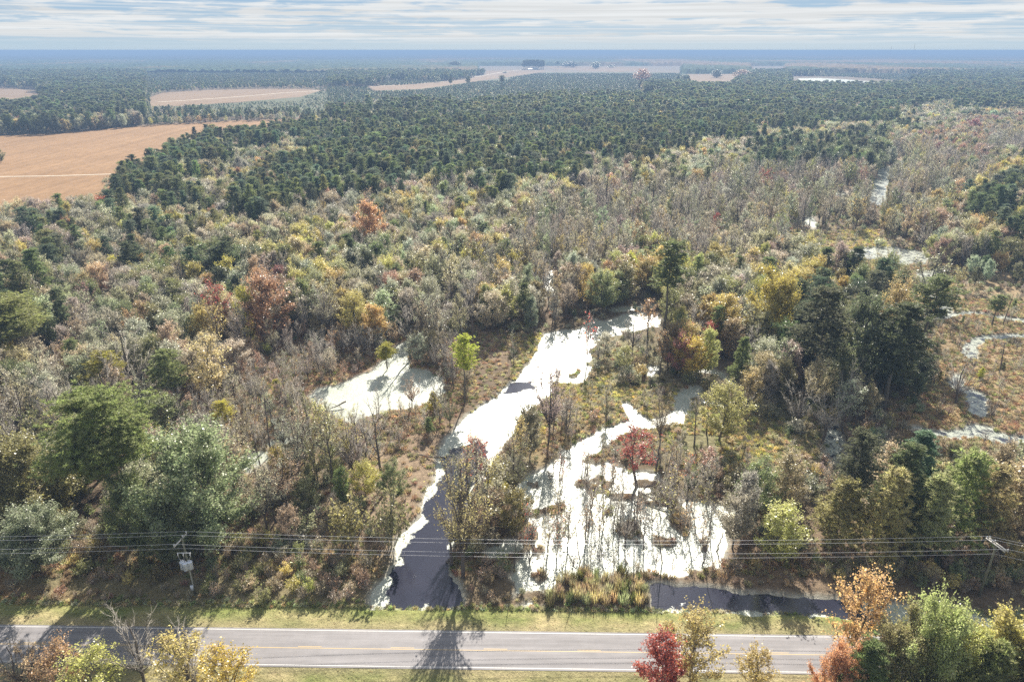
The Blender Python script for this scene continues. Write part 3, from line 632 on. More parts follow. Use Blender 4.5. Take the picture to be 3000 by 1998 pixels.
ZT = { # zone: spacing, [(weight, kind, tints, hmin, hmax)]
 'P': (5.0, [(10,'pine',[('darkpine',3),('pine',5),('bluegreen',3),('brightpine',1.5)],11,20),(2.6,'leafy',deci,9,15),(.8,'bare',[('grey',1)],10,14)]),
 'p': (5.0, [(5,'pine',[('darkpine',3),('pine',3)],14,20),(6,'leafy',deci,10,14)]),
 'D': (5.0, [(10,'leafy',deci,8.5,14),(.8,'pine',[('pine',3),('brightpine',2)],11,16),(3,'sparse',deci,10,15),(2.4,'bare',[('grey',1)],10,15)]),
 'G': (5.2, [(8,'leafy',[('greytan',4),('tan',4),('pale',3),('pink',.6)],8,13),(2,'bare',[('grey',1)],9,12),(2,'sparse',deci,10,13)]),
 'Y': (5.4, [(8,'leafy',[('gold',4),('olive',4),('yellow',2),('tan',2)],9,14),(2,'sparse',[('yellow',1),('gold',1),('orange',.4)],10,14)]),
 'B': (4.8, [(3.5,'bare',[('grey',1)],11,17),(5,'sparse',deci,10,16),(3.5,'leafy',deci,5,10),(2,'brush',[('tan',1),('greytan',1)],3,4.5),(2,'shrub',deci,2,4)]),
 'R': (5.0, [(4,'leafy',[('rust',1.5),('maroon',1),('brown',3),('greytan',3),('gold',1.5),('olive',3)],9,13),(3,'bare',[('grey',1)],10,13),(2,'sparse',[('rust',1),('orange',1),('gold',1)],9,13)]),
 'K': (5.2, [(6,'leafy',[('green',4),('darkpine',3),('olive',2)],11,15),(3,'pine',[('darkpine',1)],15,18),(2,'leafy',deci,9,13)]),
 'M': (2.5, [(3,'bare',[('grey',1)],5,10),(1.6,'sparse',[('tan',2),('greytan',2),('pink',1),('rust',.5)],5,9),(3,'sapling',deci,3.5,7),(3,'brush',[('brown',1),('greytan',1),('rust',.6)],1.6,3),(.25,'youngpine',[('yellowpine',1),('brightpine',1)],3,6)]),
 'W': (2.5, [(4,'sapling',[('tan',2),('rust',1),('red',.5),('gold',1)],4,8),(3,'bare',[('grey',1)],4,9),(1.5,'brush',[('brown',1),('greytan',1)],1.5,2.8)]),
 'S': (3.0, [(6,'shrub',[('tan',3),('olive',3),('greytan',2),('brown',2),('palegreen',1.5),('gold',1)],2.2,4.2),(3,'brush',[('greytan',1),('brown',1)],2.4,4),(.9,'bare',[('grey',1)],5,8),(.5,'leafy',deci,5,8)]),
 'T': (2.05, [(6,'shrub',[('tan',2),('olive',4),('brown',3),('gold',1.5),('green',2)],1.6,2.9),(3,'brush',[('brown',1),('redbrown',1)],1.6,2.8)]),
 't': (1.9, [(4,'shrub',[('redbrown',2),('brown',2),('tan',2)],.8,1.6),(3,'brush',[('redbrown',1),('brown',1)],1,1.9)]),
 's': (4.5, [(3,'shrub',[('tan',2),('straw',2),('olive',1)],.8,1.8),(1,'brush',[('brown',1)],1.2,2.4),(.7,'sapling',deci,3,6),(.35,'bare',[('grey',1)],4,8)]),
 'L': (4.2, [(3,'sparse',[('gold',1),('tan',1)],3.5,5.5),(1.5,'bare',[('grey',1)],3.5,5.5),(3,'leafy',[('palegreen',2),('gold',2),('limeg',2),('tan',1.5),('olive',1)],3,5),(2,'shrub',[('tan',1),('olive',1)],2.5,4)]),
 'l': (4.6, [(3,'shrub',[('tan',1),('olive',1)],1.5,2.6)]),
 'r': (1.1, [(1,'reed',[('straw',2),('olive',2),('brightpine',.8),('tan',2)],1.7,2.6)]),
 'y': (5.2, [(4,'youngpine',[('palegreen',1),('bluegreen',2)],2.5,5),(1,'shrub',[('palegreen',1),('straw',1)],1.5,3)]),
}
def jit_grid(x0, x1, y0, y1, s, rg):
    X, Y = np.meshgrid(np.arange(x0, x1, s), np.arange(y0, y1, s)); X, Y = X.ravel(), Y.ravel()
    return X + rg.uniform(-.48, .48, len(X)) * s, Y + rg.uniform(-.48, .48, len(X)) * s
BARE_FIELD = [tuple(float(q) for q in g(px, py)) for px, py in [(-900,404),(0,400),(150,394),(300,380),(500,366),(700,357),(880,350),(905,385),(760,418),(640,435),(520,460),(490,500),(375,540),(355,590),(340,625),(210,655),(-900,690)]]
FAR_FIELDS = [[tuple(float(q) for q in g(px, py)) for px, py in ring] for ring in (
 [(440,287),(480,272),(620,264),(780,261),(900,262),(940,266),(880,285),(700,300),(520,310),(440,308)], [(-600,272),(0,256),(60,264),(130,278),(60,290),(-600,306)],
 [(1075,254),(1200,249),(1300,240),(1400,228),(1424,222),(1424,211),(1500,207),(1600,206),(1590,212),(1500,225),(1400,238),(1320,250),(1230,262),(1100,266)],
 [(1590,196),(1640,192),(1700,197),(1830,199),(1900,201),(1900,204),(1815,212),(1700,208),(1620,203)], [(2015,207),(2100,208),(2180,211),(2160,222),(2140,240),(2060,242),(2020,236)])]
def hides_field(x, y, h):
    out = np.zeros(x.shape, bool)
    for f in (0.0, .35, .65, .9):
        k = H / (H - h * f)
        for p in FAR_FIELDS:
            m = ~out & (y > 560); out[m] |= poly_sd(x[m] * k[m], y[m] * k[m], p) < 0
    return out
NEAR_LAKE = [tuple(float(q) for q in g(px, py)) for px, py in [(2310,224),(2480,226),(2660,238),(2680,262),(2560,266),(2320,256)]]
def hides_water(x, y, h):                   # the photograph shows this water open, so nothing tall stands right in front of it
    out = np.zeros(x.shape, bool)
    for f in (.3, .55, .8):
        k = H / (H - h * f); out |= water_sd(x * k, y * k) < -.2
    return out
def scatter():
    rg = np.random.default_rng(11); out = []
    for zc_, (sp, mixl) in ZT.items():
        for d0, d1, f in ((44, 260, 1.0), (260, 700, 1.12), (700, 1300, 1.5), (1300, 2400, 2.0)):
            if zc_ not in 'PpyDBRKGY' and d0 >= 700: continue
            if zc_ == 'y': f = min(f, 1.25)
            if zc_ == 'B' and d0 < 200: f = .72
            s = sp * f; x, y = jit_grid(-d1 * .82 - 15, d1 * .82 + 15, d0, d1, s, rg)
            m = np.abs(x) < .82 * y + 15; x, y = x[m], y[m]
            px, py = to_px(x, y); j = fbm(x, y, 12 + d0 * .03, 61) - .5; j2 = fbm(x, y, 12 + d0 * .03, 65) - .5
            band = np.clip((py - 140) * .06, 2, 45)
            z_ = zone(px + j * 150, py + j2 * 2 * band); m = z_ == ord(zc_); x, y, px, py = x[m], y[m], px[m], py[m]
            if not len(x): continue
            thin = (rg.random(len(x)) < .60 + .75 * fbm(x, y, 16, 57)) & (poly_sd(x, y, NEAR_LAKE) > 0) & (poly_sd(x, y, BARE_FIELD) > 0); x, y, px, py = x[thin], y[thin], px[thin], py[thin]
            sd = np.where(y < 900, water_sd(x, y), 50); rd = road_d(x, y)
            lim = .2 if zc_ in 'WrMB' else .9
            ok = ((sd > lim) | ((zc_ in 'W') & (rg.random(len(x)) < .55))) & (((rd > 7.8) | (rd < -14)) if zc_ not in 'Ll' else (rd < -9))
            x, y, px, py = x[ok], y[ok], px[ok], py[ok]
            wts = np.array([m_[0] for m_ in mixl]); ch = rg.choice(len(mixl), len(x), p=wts / wts.sum())
            hn = fbm(x, y, 30, 71); dn = fbm(x, y, 22, 75)
            for i in range(len(x)):
                _, kd, tl, h0, h1 = mixl[ch[i]]; tw = np.array([q[1] for q in tl], float)
                if len(tl) > 2: tw = tw * (.25 + 1.6 * np.abs(np.sin(dn[i] * 37 + np.arange(len(tl)) * 1.7)))   # colours run in drifts
                tn = tl[rg.choice(len(tl), p=tw / tw.sum())][0]; h = h0 + (h1 - h0) * min(1, max(0, .5 * rg.random() + 1.1 * (hn[i] - .25)))
                rdi = road_d(x[i], y[i])
                if 430 < px[i] < 960 and py[i] < 385: h *= .55
                if px[i] > 2620 and 790 < py[i] < 1330:
                    if rg.random() < .45: continue
                    h *= .6
                if 8 < rdi < 17: h = min(h, 2.8 if kd != 'bare' else 4)
                out.append((kd, x[i], y[i], h, tn, rg.uniform(.72, 1.3), px[i], py[i]))
    return out
ITEMS = scatter()
ix, iy, ih = (np.array([i[k] for i in ITEMS], float) for k in (1, 2, 3))
ipx, ipy = to_px(ix, iy)
tall = (ih > 1.5) & (iy < 420) & (np.array([i[0] for i in ITEMS]) != 'sapling') & ~((ipx > 1500) & (ipx < 2160) & (ipy > 1380))
hid = np.zeros(len(ITEMS), bool); hid[tall] = hides_water(ix[tall], iy[tall], ih[tall])
hf = hides_field(ix, iy, ih); thin_kind = np.isin(np.array([i[0] for i in ITEMS]), ['bare', 'sparse', 'brush']); hid &= np.random.default_rng(2).random(len(ITEMS)) < np.where(thin_kind, .45, .92)
ITEMS = [i for i, k, k2 in zip(ITEMS, hid, hf) if not k and not k2]

# heroes: kind, variant, base px, base py, top py, crown width px (0 = own), tint, name, label
HERO = [
 ('pine',5,385,1610,1150,290,'brightpine','pine_tree','tall bright green pine with broad spreading crown, left of the pole with transformers'),
 ('leafy',6,600,1600,1285,330,'palegreen','willow_tree','large rounded grey green tree just right of the tall bright pine'),
 ('leafy',6,120,1560,1300,270,'olive','oak_tree','dark olive and brown tree left of the tall bright pine'),
 ('leafy',6,120,1665,1500,230,'palegreen','bush','big rounded pale green bush at left edge above the verge'),
 ('pine',5,60,1110,875,210,'brightpine','pine_tree','broad green pine at the left edge in the middle of the slope of trees'),
 ('pine',0,335,1215,1035,110,'yellowpine','pine_tree','small pine with yellowish rounded crown behind the tall bright pine'),
 ('pine',0,1362,1180,978,68,'yellowpine','pine_tree','slender bright yellow pine between the pale pond and the white channel'),
 ('pine',2,1945,985,706,100,'pine','pine_tree','lone tall slender pine at the right tip of the white channel'),
 ('sparse',0,665,1000,832,95,'red','maple_tree','pinkish red maple in the wood above the rusty marsh'),
 ('leafy',3,785,1010,820,140,'orange','maple_tree','orange topped maple right of the pinkish red maple'),
 ('leafy',3,735,1010,850,60,'yellow','maple_tree','narrow yellow green tree between the red and the orange maple'),
 ('leafy',5,672,890,765,70,'yellow','hickory_tree','small golden yellow tree just behind the pinkish red maple'),
 ('bare',1,400,1180,955,150,'grey','bare_tree','broad leafless silver grey tree above the tall bright pine'),
 ('leafy',3,530,1120,955,80,'pink','maple_tree','salmon coloured tree right of the leafless silver grey tree'),
 ('leafy',5,620,1180,1000,120,'cream','poplar_tree','pale yellow tree at the left edge of the rusty marsh'),
 ('pine',4,520,1210,1020,95,'brightpine','pine_tree','light green pine left of the pale yellow tree by the rusty marsh'),
 ('leafy',6,2260,1025,815,165,'yellow','oak_tree','vase shaped yellow green tree with dark bare trunk right of the channel tip'),
 ('pine',1,2370,1165,845,145,'darkpine','pine_tree','leftmost dark pine of the big clump beside the right marsh'),
 ('pine',4,2590,1195,885,160,'darkpine','pine_tree','rightmost dark pine of the big clump with pale trunk showing'),
 ('leafy',0,2500,1150,870,130,'darkpine','oak_tree','dark evergreen tree between the two dark pines of the big clump'),
 ('leafy',2,2590,1060,838,120,'orange','maple_tree','light orange tree rising behind the big dark clump'),
 ('pine',0,2690,1040,805,120,'pine','pine_tree','green pine at right rear corner of the big dark clump'),
 ('sparse',1,2715,900,745,130,'palegreen','willow_tree','airy green willow beside the blue pool in the right marsh'),
 ('pine',3,2405,840,722,70,'pine','pine_tree','left one of two round green pines behind the big dark clump'),
 ('pine',3,2495,850,722,75,'pine','pine_tree','right one of two round green pines behind the big dark clump'),
 ('youngpine',0,2445,1590,1405,155,'litgreen','pine_tree','round bushy green pine, leftmost of the row behind the canal'),
 ('youngpine',2,2575,1620,1385,175,'litgreen','pine_tree','bushy green pine second in the row behind the canal'),
 ('youngpine',0,2700,1620,1395,165,'litgreen','pine_tree','bushy pine third in the row behind the canal'),
 ('youngpine',2,2790,1580,1335,195,'litgreen','pine_tree','tallest bright green pine of the row behind the canal'),
 ('youngpine',1,2870,1600,1370,140,'litgreen','pine_tree','dark trunked pine at the right end of the canal row'),
 ('leafy',3,2285,1640,1495,140,'gold','willow_tree','golden brown rounded tree at the left end of the canal row'),
 ('leafy',1,2950,1560,1380,180,'tan','willow_tree','tan leafed tree at the right edge behind the utility pole'),
 ('sparse',3,1357,1690,1325,190,'gold','cypress_tree','tall forked tree with thin golden leaves on the right bank of the dark channel'),
 ('shrub',2,1140,1600,1435,140,'olive','bush','tall olive bush on the left bank of the dark channel'),
 ('shrub',0,1030,1600,1450,160,'olive','bush','olive green bush left of the tall bush by the dark channel'),
 ('leafy',4,2490,1985,1695,180,'orange','oak_tree','orange brown tree at the right end of the visible road'),
 ('leafy',6,2680,2120,1790,230,'limeg','gum_tree','light green tree right of the orange brown tree near the road'),
 ('youngpine',0,2490,2150,1890,190,'pine','pine_tree','dark green bushy pine at the bottom below the orange brown tree'),
 ('youngpine',2,2830,2170,1895,220,'brightpine','pine_tree','bright green pine at the bottom right corner'),
 ('leafy',1,2860,2100,1815,170,'gold','gum_tree','golden green tree between the teal canal and bottom right pine'),
 ('sparse',0,2990,2090,1790,150,'pink','gum_tree','thin pinkish tree at the bottom right edge'),
 ('leafy',4,2020,2020,1805,175,'gold','gum_tree','yellow green tree in front of the road right of centre'),
 ('leafy',3,1940,2065,1875,140,'red','maple_tree','bright red maple at the bottom beside the yellow green roadside tree'),
 ('leafy',5,2195,2035,1895,100,'gold','gum_tree','small golden tree in front of the road left of the orange one'),
 ('bare',1,425,2010,1790,150,'grey','bare_tree','leafless grey tree in front of the road at lower left'),
 ('leafy',5,570,2030,1865,150,'gold','gum_tree','thin golden tree in front of the road right of the leafless one'),
 ('leafy',5,700,2060,1905,140,'yellow','gum_tree','low bright yellow tree at the right end of the lower left thicket'),
 ('leafy',4,200,2050,1895,140,'rust','oak_tree','rusty brown tree in front of the road at lower left'),
 ('leafy',4,300,2070,1905,170,'gold','gum_tree','thin golden olive tree between rusty tree and leafless tree at lower left'),
 ('bare',3,60,2040,1880,160,'grey','bare_tree','leafless grey tree at the bottom left corner'),
 ('sparse',0,1865,1420,1255,130,'red','maple_tree','reddish maple above the flooded glaring wood right of centre'),
 ('sapling',0,1720,1070,925,40,'red','maple_tree','slim red sapling standing in the white channel'),
 ('sparse',2,2065,1400,1310,60,'pink','maple_tree','slim pinkish sapling right of the reddish maple'),
 ('leafy',5,2310,1440,1335,60,'pink','maple_tree','narrow pink tree in the sedge above the canal row'),
 ('leafy',5,2008,1060,955,45,'red','maple_tree','small dark red tree just right of the lone slender pine'),
 ('leafy',5,2080,1040,950,45,'red','maple_tree','small crimson tree between lone pine and vase shaped yellow tree'),
 ('leafy',5,2090,700,630,26,'red','maple_tree','narrow bright red tree in the bare wood right of centre'),
 ('leafy',5,2165,735,685,36,'red','maple_tree','little bright red tree among bare trunks right of centre'),
 ('leafy',0,2775,545,520,26,'red','maple_tree','small crimson crown beyond the far right wood'),
 ('leafy',2,2845,400,350,44,'maroon','maple_tree','dark red round tree in the far right wood'),
 ('leafy',2,3,480,440,30,'olive','oak_tree','olive tree at the far left field edge'),
 ('pine',0,2905,955,865,55,'brightpine','pine_tree','small green pine with thin trunk in the right marsh'),
 ('sparse',1,1605,1310,1065,110,'grey','bare_tree','tall grey tree standing on the right bank of the white channel'),
 ('bare',2,1130,1440,1180,90,'grey','bare_tree','tall bare grey tree left of the white channel'),
 ('bare',0,1380,1000,820,80,'grey','bare_tree','leaning bare dark tree at the rear edge of the swamp'),
 ('bare',1,1780,620,475,90,'grey','bare_tree','broad bare purple grey tree at the front of the pine wood'),
 ('bare',1,2330,1250,1110,100,'grey','bare_tree','leafless many stemmed tree in front of the big dark clump'),
 ('bare',3,2410,1290,1135,120,'grey','bare_tree','leaning leafless tree below the big dark clump'),
 ('bare',1,2800,1180,1040,100,'grey','bare_tree','bare tree beside the stream in the right marsh'),
 ('leafy',4,2190,1190,1085,70,'orange','maple_tree','thin orange tree left of the bare tree below the dark clump'),
 ('leafy',1,2160,1330,1030,10,'tan','bush','x') if False else
 ('leafy',1,2110,1010,870,110,'gold','oak_tree','golden tree between lone slender pine and vase shaped tree'),
 ('leafy',1,1090,750,600,90,'orange','oak_tree','golden orange tree in the middle of the mixed wood'),
 ('pine',1,1135,1080,1005,60,'yellowpine','pine_tree','small yellowish pine between rusty marsh and pale pond'),
 ('pine',1,662,1280,1175,60,'yellowpine','pine_tree','small yellow green pine standing in the rusty marsh'),
 ('leafy',6,425,1625,1400,160,'green','oak_tree','dark ivy covered tree below the tall bright green pine'),  # ivy of the pine's trunk, added as its own tree and widened for shade
 ('leafy',6,520,1655,1470,150,'green','oak_tree','dark green rounded tree just behind the pole with transformers'),
 ('leafy',6,2600,2110,1850,230,'litgreen','gum_tree','light green rounded tree behind the bottom right pines'),
 ('leafy',6,2760,2120,1845,220,'gold','gum_tree','tan gold tree right of the light green roadside tree'),
 ('leafy',1,2920,2150,1880,200,'litgreen','gum_tree','green tree at the bottom right corner behind the pine'),
 ('youngpine',1,2960,2200,1930,200,'brightpine','pine_tree','bright green pine touching the bottom right corner'),
 ('leafy',6,2420,2120,1905,150,'orange','gum_tree','low orange tan tree left of the dark bushy roadside pine'),
 ('sparse',1,120,2050,1895,150,'tan','gum_tree','thin tan tree left of the rusty one at lower left'),
 ('bare',1,560,2060,1860,150,'grey','bare_tree','small leafless tree right of the bigger leafless one at lower left'),
 ('leafy',3,830,1420,1315,70,'yellowpine','gum_tree','yellow green tree beside the small pale pools left of centre'),
]

for k_ in col: col[k_] = tuple(c_ * (2.0 if k_ in ('darkpine','pine','brightpine','bluegreen','green') else 1.4 if k_ not in ('yellow','orange','pink','red','yellowpine') else 1.1) for c_ in col[k_])
def tset(o, name):
    v = np.array(col[name]); v = v * rng.uniform(.9, 1.1, 3) * rng.uniform(.9, 1.1); o['tint'] = [float(q) for q in v]
NM = {'pine': 'pine_tree', 'youngpine': 'pine_tree', 'leafy': 'leafy_tree', 'sparse': 'leafy_tree', 'bare': 'bare_tree', 'shrub': 'bush', 'brush': 'bush', 'sapling': 'sapling'}
CAT = {'pine_tree': 'pine', 'leafy_tree': 'tree', 'bare_tree': 'bare tree', 'bush': 'bush', 'sapling': 'sapling'}
def plant(kind, var, x, y, h, wid, tint, name, label, cat, group=None, z=-.15, rot=None):
    p = PROTO[kind][var % len(PROTO[kind])]
    e = bpy.data.objects.new(name, None); COL.objects.link(e); e.empty_display_size = .2
    e.location = (x, y, z); e.rotation_euler = (0, 0, random.uniform(0, 6.28) if rot is None else rot)
    s = h / p['h']; sw = wid / p['w'] if wid else s; e.scale = (sw, sw, s)
    e['label'] = label; e['category'] = cat
    if group: e['group'] = group
    for part in ('trunk', 'crown'):
        if part in p:
            o = bpy.data.objects.new(part if kind not in ('shrub', 'brush') else {'trunk': 'stem', 'crown': 'foliage'}[part], p[part]); COL.objects.link(o); o.parent = e
            if part == 'crown': tset(o, tint)
    return e
HP = []
for k, v, bx, by, ty, wpx, tn, nm_, lb in HERO:
    x, y = (float(q) for q in g(bx, by, -.1)); h = float(height_at(y, ty)); wid = wpx * depth(y, h * .7) / 2000
    c_ = 'pine' if nm_ == 'pine_tree' else ('bush' if nm_ == 'bush' else 'tree')
    plant(k, v, x, y, h, wid, tn, nm_, lb, c_); HP.append((x, y, wid, h, k))
HX = np.array([[a, b, c] for a, b, c, d, e_ in HP])
# trees standing where a hero stands give way, and tall ones just in front of it
def clear(x, y, h):
    d = np.hypot(HX[:, 0] - x, HX[:, 1] - y)
    return not (d < .28 * HX[:, 2] + (0.6 if h < 4 else 1.6)).any()
ITEMS = [i for i in ITEMS if clear(i[1], i[2], i[3])]

def where(px, py):
    if py > 1960: return 'in front of the road at lower ' + ('left' if px < 1500 else 'right')
    if py > 1620: return ('on the bank behind the verge left of the dark channel' if px < 1150 else 'between dark channel and flooded wood' if px < 1520 else 'in the flooded glaring wood' if px < 2120 else 'on the bank behind the canal')
    if py > 1290: return ('in the brush left of the utility pole' if px < 540 else 'in the thicket left of the dark channel' if px < 1290 else 'between dark channel and flooded wood' if px < 1560 else 'in or beside the flooded wood' if px < 2120 else 'in the brush behind the canal pines')
    if py > 1000: return ('in the wood left of the rusty marsh' if px < 560 else 'in the rusty marsh round the pale pond' if px < 1290 else 'beside the white channel' if px < 1600 else 'in the sedge right of the white channel' if px < 2150 else 'by the big dark clump of pines' if px < 2700 else 'in the brown marsh at the right edge')
    if py > 700: return ('in the dense wood at left centre' if px < 850 else 'in the wood behind the pale pond' if px < 1500 else 'in the bare swamp wood behind the channel tip' if px < 2150 else 'behind the big dark clump of pines' if px < 2700 else 'at the edge of the brown marsh on the right')
    return ('in the mixed wood beside the tan field' if px < 800 else 'in the front rows of the pine wood' if px < 1700 else 'in the open bare swamp at upper right' if px < 2700 else 'in the wood at the upper right edge')
groups = {}
for it in ITEMS: groups.setdefault(NM.get(it[0], it[0]), []).append(it)
REST = {}
def short(label):                            # "pinkish red maple" out of a landmark's full label
    for cut in (',', ' with ', ' behind ', ' beside ', ' between ', ' above ', ' at ', ' in ', ' right of', ' left of', ' of ', ' on ', ' to ', ' just ', ' below ', ' rising ', ' standing ', ' among ', ' beyond '): label = label.split(cut)[0]
    return label
sh_ = [short(h_[8]) for h_ in HERO]
MARKS = [(h_[2], h_[3], n_) for h_, n_ in zip(HERO, sh_) if sh_.count(n_) == 1 and 2 <= len(n_.split()) <= 6]
def relative(px, py):
    best = min(MARKS, key=lambda m_: math.hypot((m_[0] - px), (m_[1] - py) * 1.6)); dx, dy = px - best[0], (py - best[1]) * 1.6; d = math.hypot(dx, dy)
    if d > 230: return where(px, py)
    side = ('right of' if dx > 0 else 'left of') if abs(dx) > abs(dy) else ('in front of' if dy > 0 else 'behind')
    return ('just ' if d < 70 else 'a little way ' if d < 150 else 'some way ') + side + ' the ' + best[2]
PLAN = []
for nm_, lst in groups.items():
    if nm_ in ('reed', 'tuft'): REST[nm_] = lst; continue
    inview = [i for i in lst if -60 < i[6] < 3060 and i[7] < 2120]
    inview.sort(key=lambda i: -i[3] / depth(i[2])); cap = 300 - sum(1 for h_ in HERO if (h_[7] == nm_) or (nm_ == 'leafy_tree' and h_[7] not in ('pine_tree', 'bare_tree', 'bush')))
    ind = inview[:cap]; ids = {id(i) for i in ind}; REST[nm_] = [i for i in lst if id(i) not in ids]
    for kd, x, y, h, tn, wf, px, py in ind:
        size = ('small ' if h < {'pine_tree': 13, 'leafy_tree': 9, 'bare_tree': 8, 'bush': 2.2, 'sapling': 5}[nm_] else 'tall ')
        cw = 'leafless grey' if kd == 'bare' else CW[tn] + (' thinly leafed' if kd == 'sparse' else '')
        noun = {'pine_tree': 'pine', 'leafy_tree': 'tree', 'bare_tree': 'tree', 'bush': 'bush', 'sapling': 'sapling'}[nm_]
        plural = {'pine': 'pines', 'tree': 'trees', 'bush': 'bushes', 'sapling': 'saplings'}[noun]
        PLAN.append([nm_, (kd, x, y, h, tn, wf, px, py), f'{size}{cw} {noun}', f'{size}{cw} {plural}', relative(px, py)])
same = {}
for p_ in PLAN: same.setdefault(p_[2] + ' ' + p_[4], []).append(p_)
for key, lst in same.items():
    lst.sort(key=lambda p_: p_[1][6])
    for k, (nm_, (kd, x, y, h, tn, wf, px, py), one, many, rel) in enumerate(lst):
        lab, grp = key, many + ' ' + rel
        if 1 < len(lst) <= 3: lab = {2: ('left of the two ', 'right of the two '), 3: ('leftmost of the three ', 'middle one of the three ', 'rightmost of the three ')}[len(lst)][k] + many + ' ' + rel
        if len(lab.split()) > 16: lab = key
        if len(lab.split()) > 16: lab = one + ' ' + where(px, py); grp = many + ' ' + where(px, py)
        if len(lab.split()) > 16: lab = lab.replace('tall ', '').replace('small ', ''); grp = lab
        p = random.randrange(min(5, len(PROTO[kd]))); pr = PROTO[kd][p]
        plant(kd, p, x, y, h, pr['w'] * h / pr['h'] * wf, tn, nm_, lab, CAT[nm_], grp)

# ------------------------------------------------------------------ masses nobody could count: one object each
def mass(name, label, items, protos, zoff=-.15):
    """items: x, y, z, sx, sz, rot, proto index, tint"""
    hidden = bpy.data.collections.new(name + '_kinds')
    for i, me in enumerate(protos): hidden.objects.link(bpy.data.objects.new(f'{name}_{i:02d}', me))
    n = len(items['x']); pm = bpy.data.meshes.new(name); pm.vertices.add(n)
    pm.vertices.foreach_set('co', np.stack([items['x'], items['y'], items['z']], 1).astype(np.float32).ravel())
    def att(nm, typ, key, arr): a = pm.attributes.new(nm, typ, 'POINT'); a.data.foreach_set(key, arr)
    att('idx', 'INT', 'value', items['i'].astype(np.int32))
    att('rot', 'FLOAT_VECTOR', 'vector', np.stack([np.zeros(n), np.zeros(n), items['r']], 1).astype(np.float32).ravel())
    att('scl', 'FLOAT_VECTOR', 'vector', np.stack([items['sx'], items['sx'], items['sz']], 1).astype(np.float32).ravel())
    att('tint', 'FLOAT_COLOR', 'color', np.concatenate([items['t'], np.ones((n, 1))], 1).astype(np.float32).ravel())
    ng = bpy.data.node_groups.new(name, 'GeometryNodeTree')
    ng.interface.new_socket('Geometry', in_out='INPUT', socket_type='NodeSocketGeometry'); ng.interface.new_socket('Geometry', in_out='OUTPUT', socket_type='NodeSocketGeometry')
    N, L = ng.nodes.new, ng.links.new
    gi, go, ip, ci = N('NodeGroupInput'), N('NodeGroupOutput'), N('GeometryNodeInstanceOnPoints'), N('GeometryNodeCollectionInfo')
    ci.inputs[0].default_value = hidden; ci.inputs['Separate Children'].default_value = True; ci.inputs['Reset Children'].default_value = True
    ip.inputs['Pick Instance'].default_value = True
    def na(nm, ty):
        a = N('GeometryNodeInputNamedAttribute'); a.data_type = ty; a.inputs[0].default_value = nm; return a.outputs[0]
    L(gi.outputs[0], ip.inputs['Points']); L(ci.outputs[0], ip.inputs['Instance']); L(na('idx', 'INT'), ip.inputs['Instance Index'])
    er = N('FunctionNodeEulerToRotation'); L(na('rot', 'FLOAT_VECTOR'), er.inputs[0]); L(er.outputs[0], ip.inputs['Rotation'])
    L(na('scl', 'FLOAT_VECTOR'), ip.inputs['Scale']); L(ip.outputs[0], go.inputs[0])
    o = link(name, pm, kind='stuff', label=label); md = o.modifiers.new('scatter', 'NODES'); md.node_group = ng
    return o
def tints(names, rg):
    T = np.array([col[n] for n in names]); n = len(T)
    return T * rg.uniform(.88, 1.12, (n, 3)) * rg.uniform(.8, 1.2, (n, 1))
rg = np.random.default_rng(99)
LBL = {'pine_tree': ('pine_wood', 'dark green pine wood stretching back to the fields'), 'leafy_tree': ('broadleaf_wood', 'autumn broadleaf wood in olive, tan and gold'),
       'bare_tree': ('bare_tree_wood', 'bare grey swamp wood of thin trunks'), 'bush': ('undergrowth', 'tan and olive undergrowth below the trees'),
       'sapling': ('sapling_thicket', 'thin leafless saplings in the marsh'), 'reed': ('reeds', 'cattail reeds between verge and flooded wood')}
kinds_here = {}
for nm_, lst in REST.items():
    if not lst: continue
    protos, base_i = [], {}
    def idx_for(kd):
        if kd not in base_i:
            base_i[kd] = len(protos); protos.extend(p['whole'] for p in PROTO[kd])
        return base_i[kd]
    I, SX, SZ = [], [], []
    for kd, x, y, h, tn, wf, px, py in lst:
        k2 = kd
        if y > 800: k2 = {'leafy': 'leafy_far', 'pine': 'pine_far', 'sparse': 'leafy_far'}.get(kd, kd)
        b = idx_for(k2); v = random.randrange(min(5, len(PROTO[k2]))); pr = PROTO[k2][v]; I.append(b + v)
        f = 1.0 if y < 700 else (1.25 if y < 1300 else 1.6)
        SZ.append(h / pr['h']); SX.append(h / pr['h'] * wf * f)
    n = len(lst); A_ = dict(x=np.array([i[1] for i in lst]), y=np.array([i[2] for i in lst]), z=np.full(n, -.2), i=np.array(I), sx=np.array(SX), sz=np.array(SZ), r=rg.uniform(0, 6.28, n), t=tints([i[4] for i in lst], rg))
    mass(LBL[nm_][0], LBL[nm_][1], A_, protos)
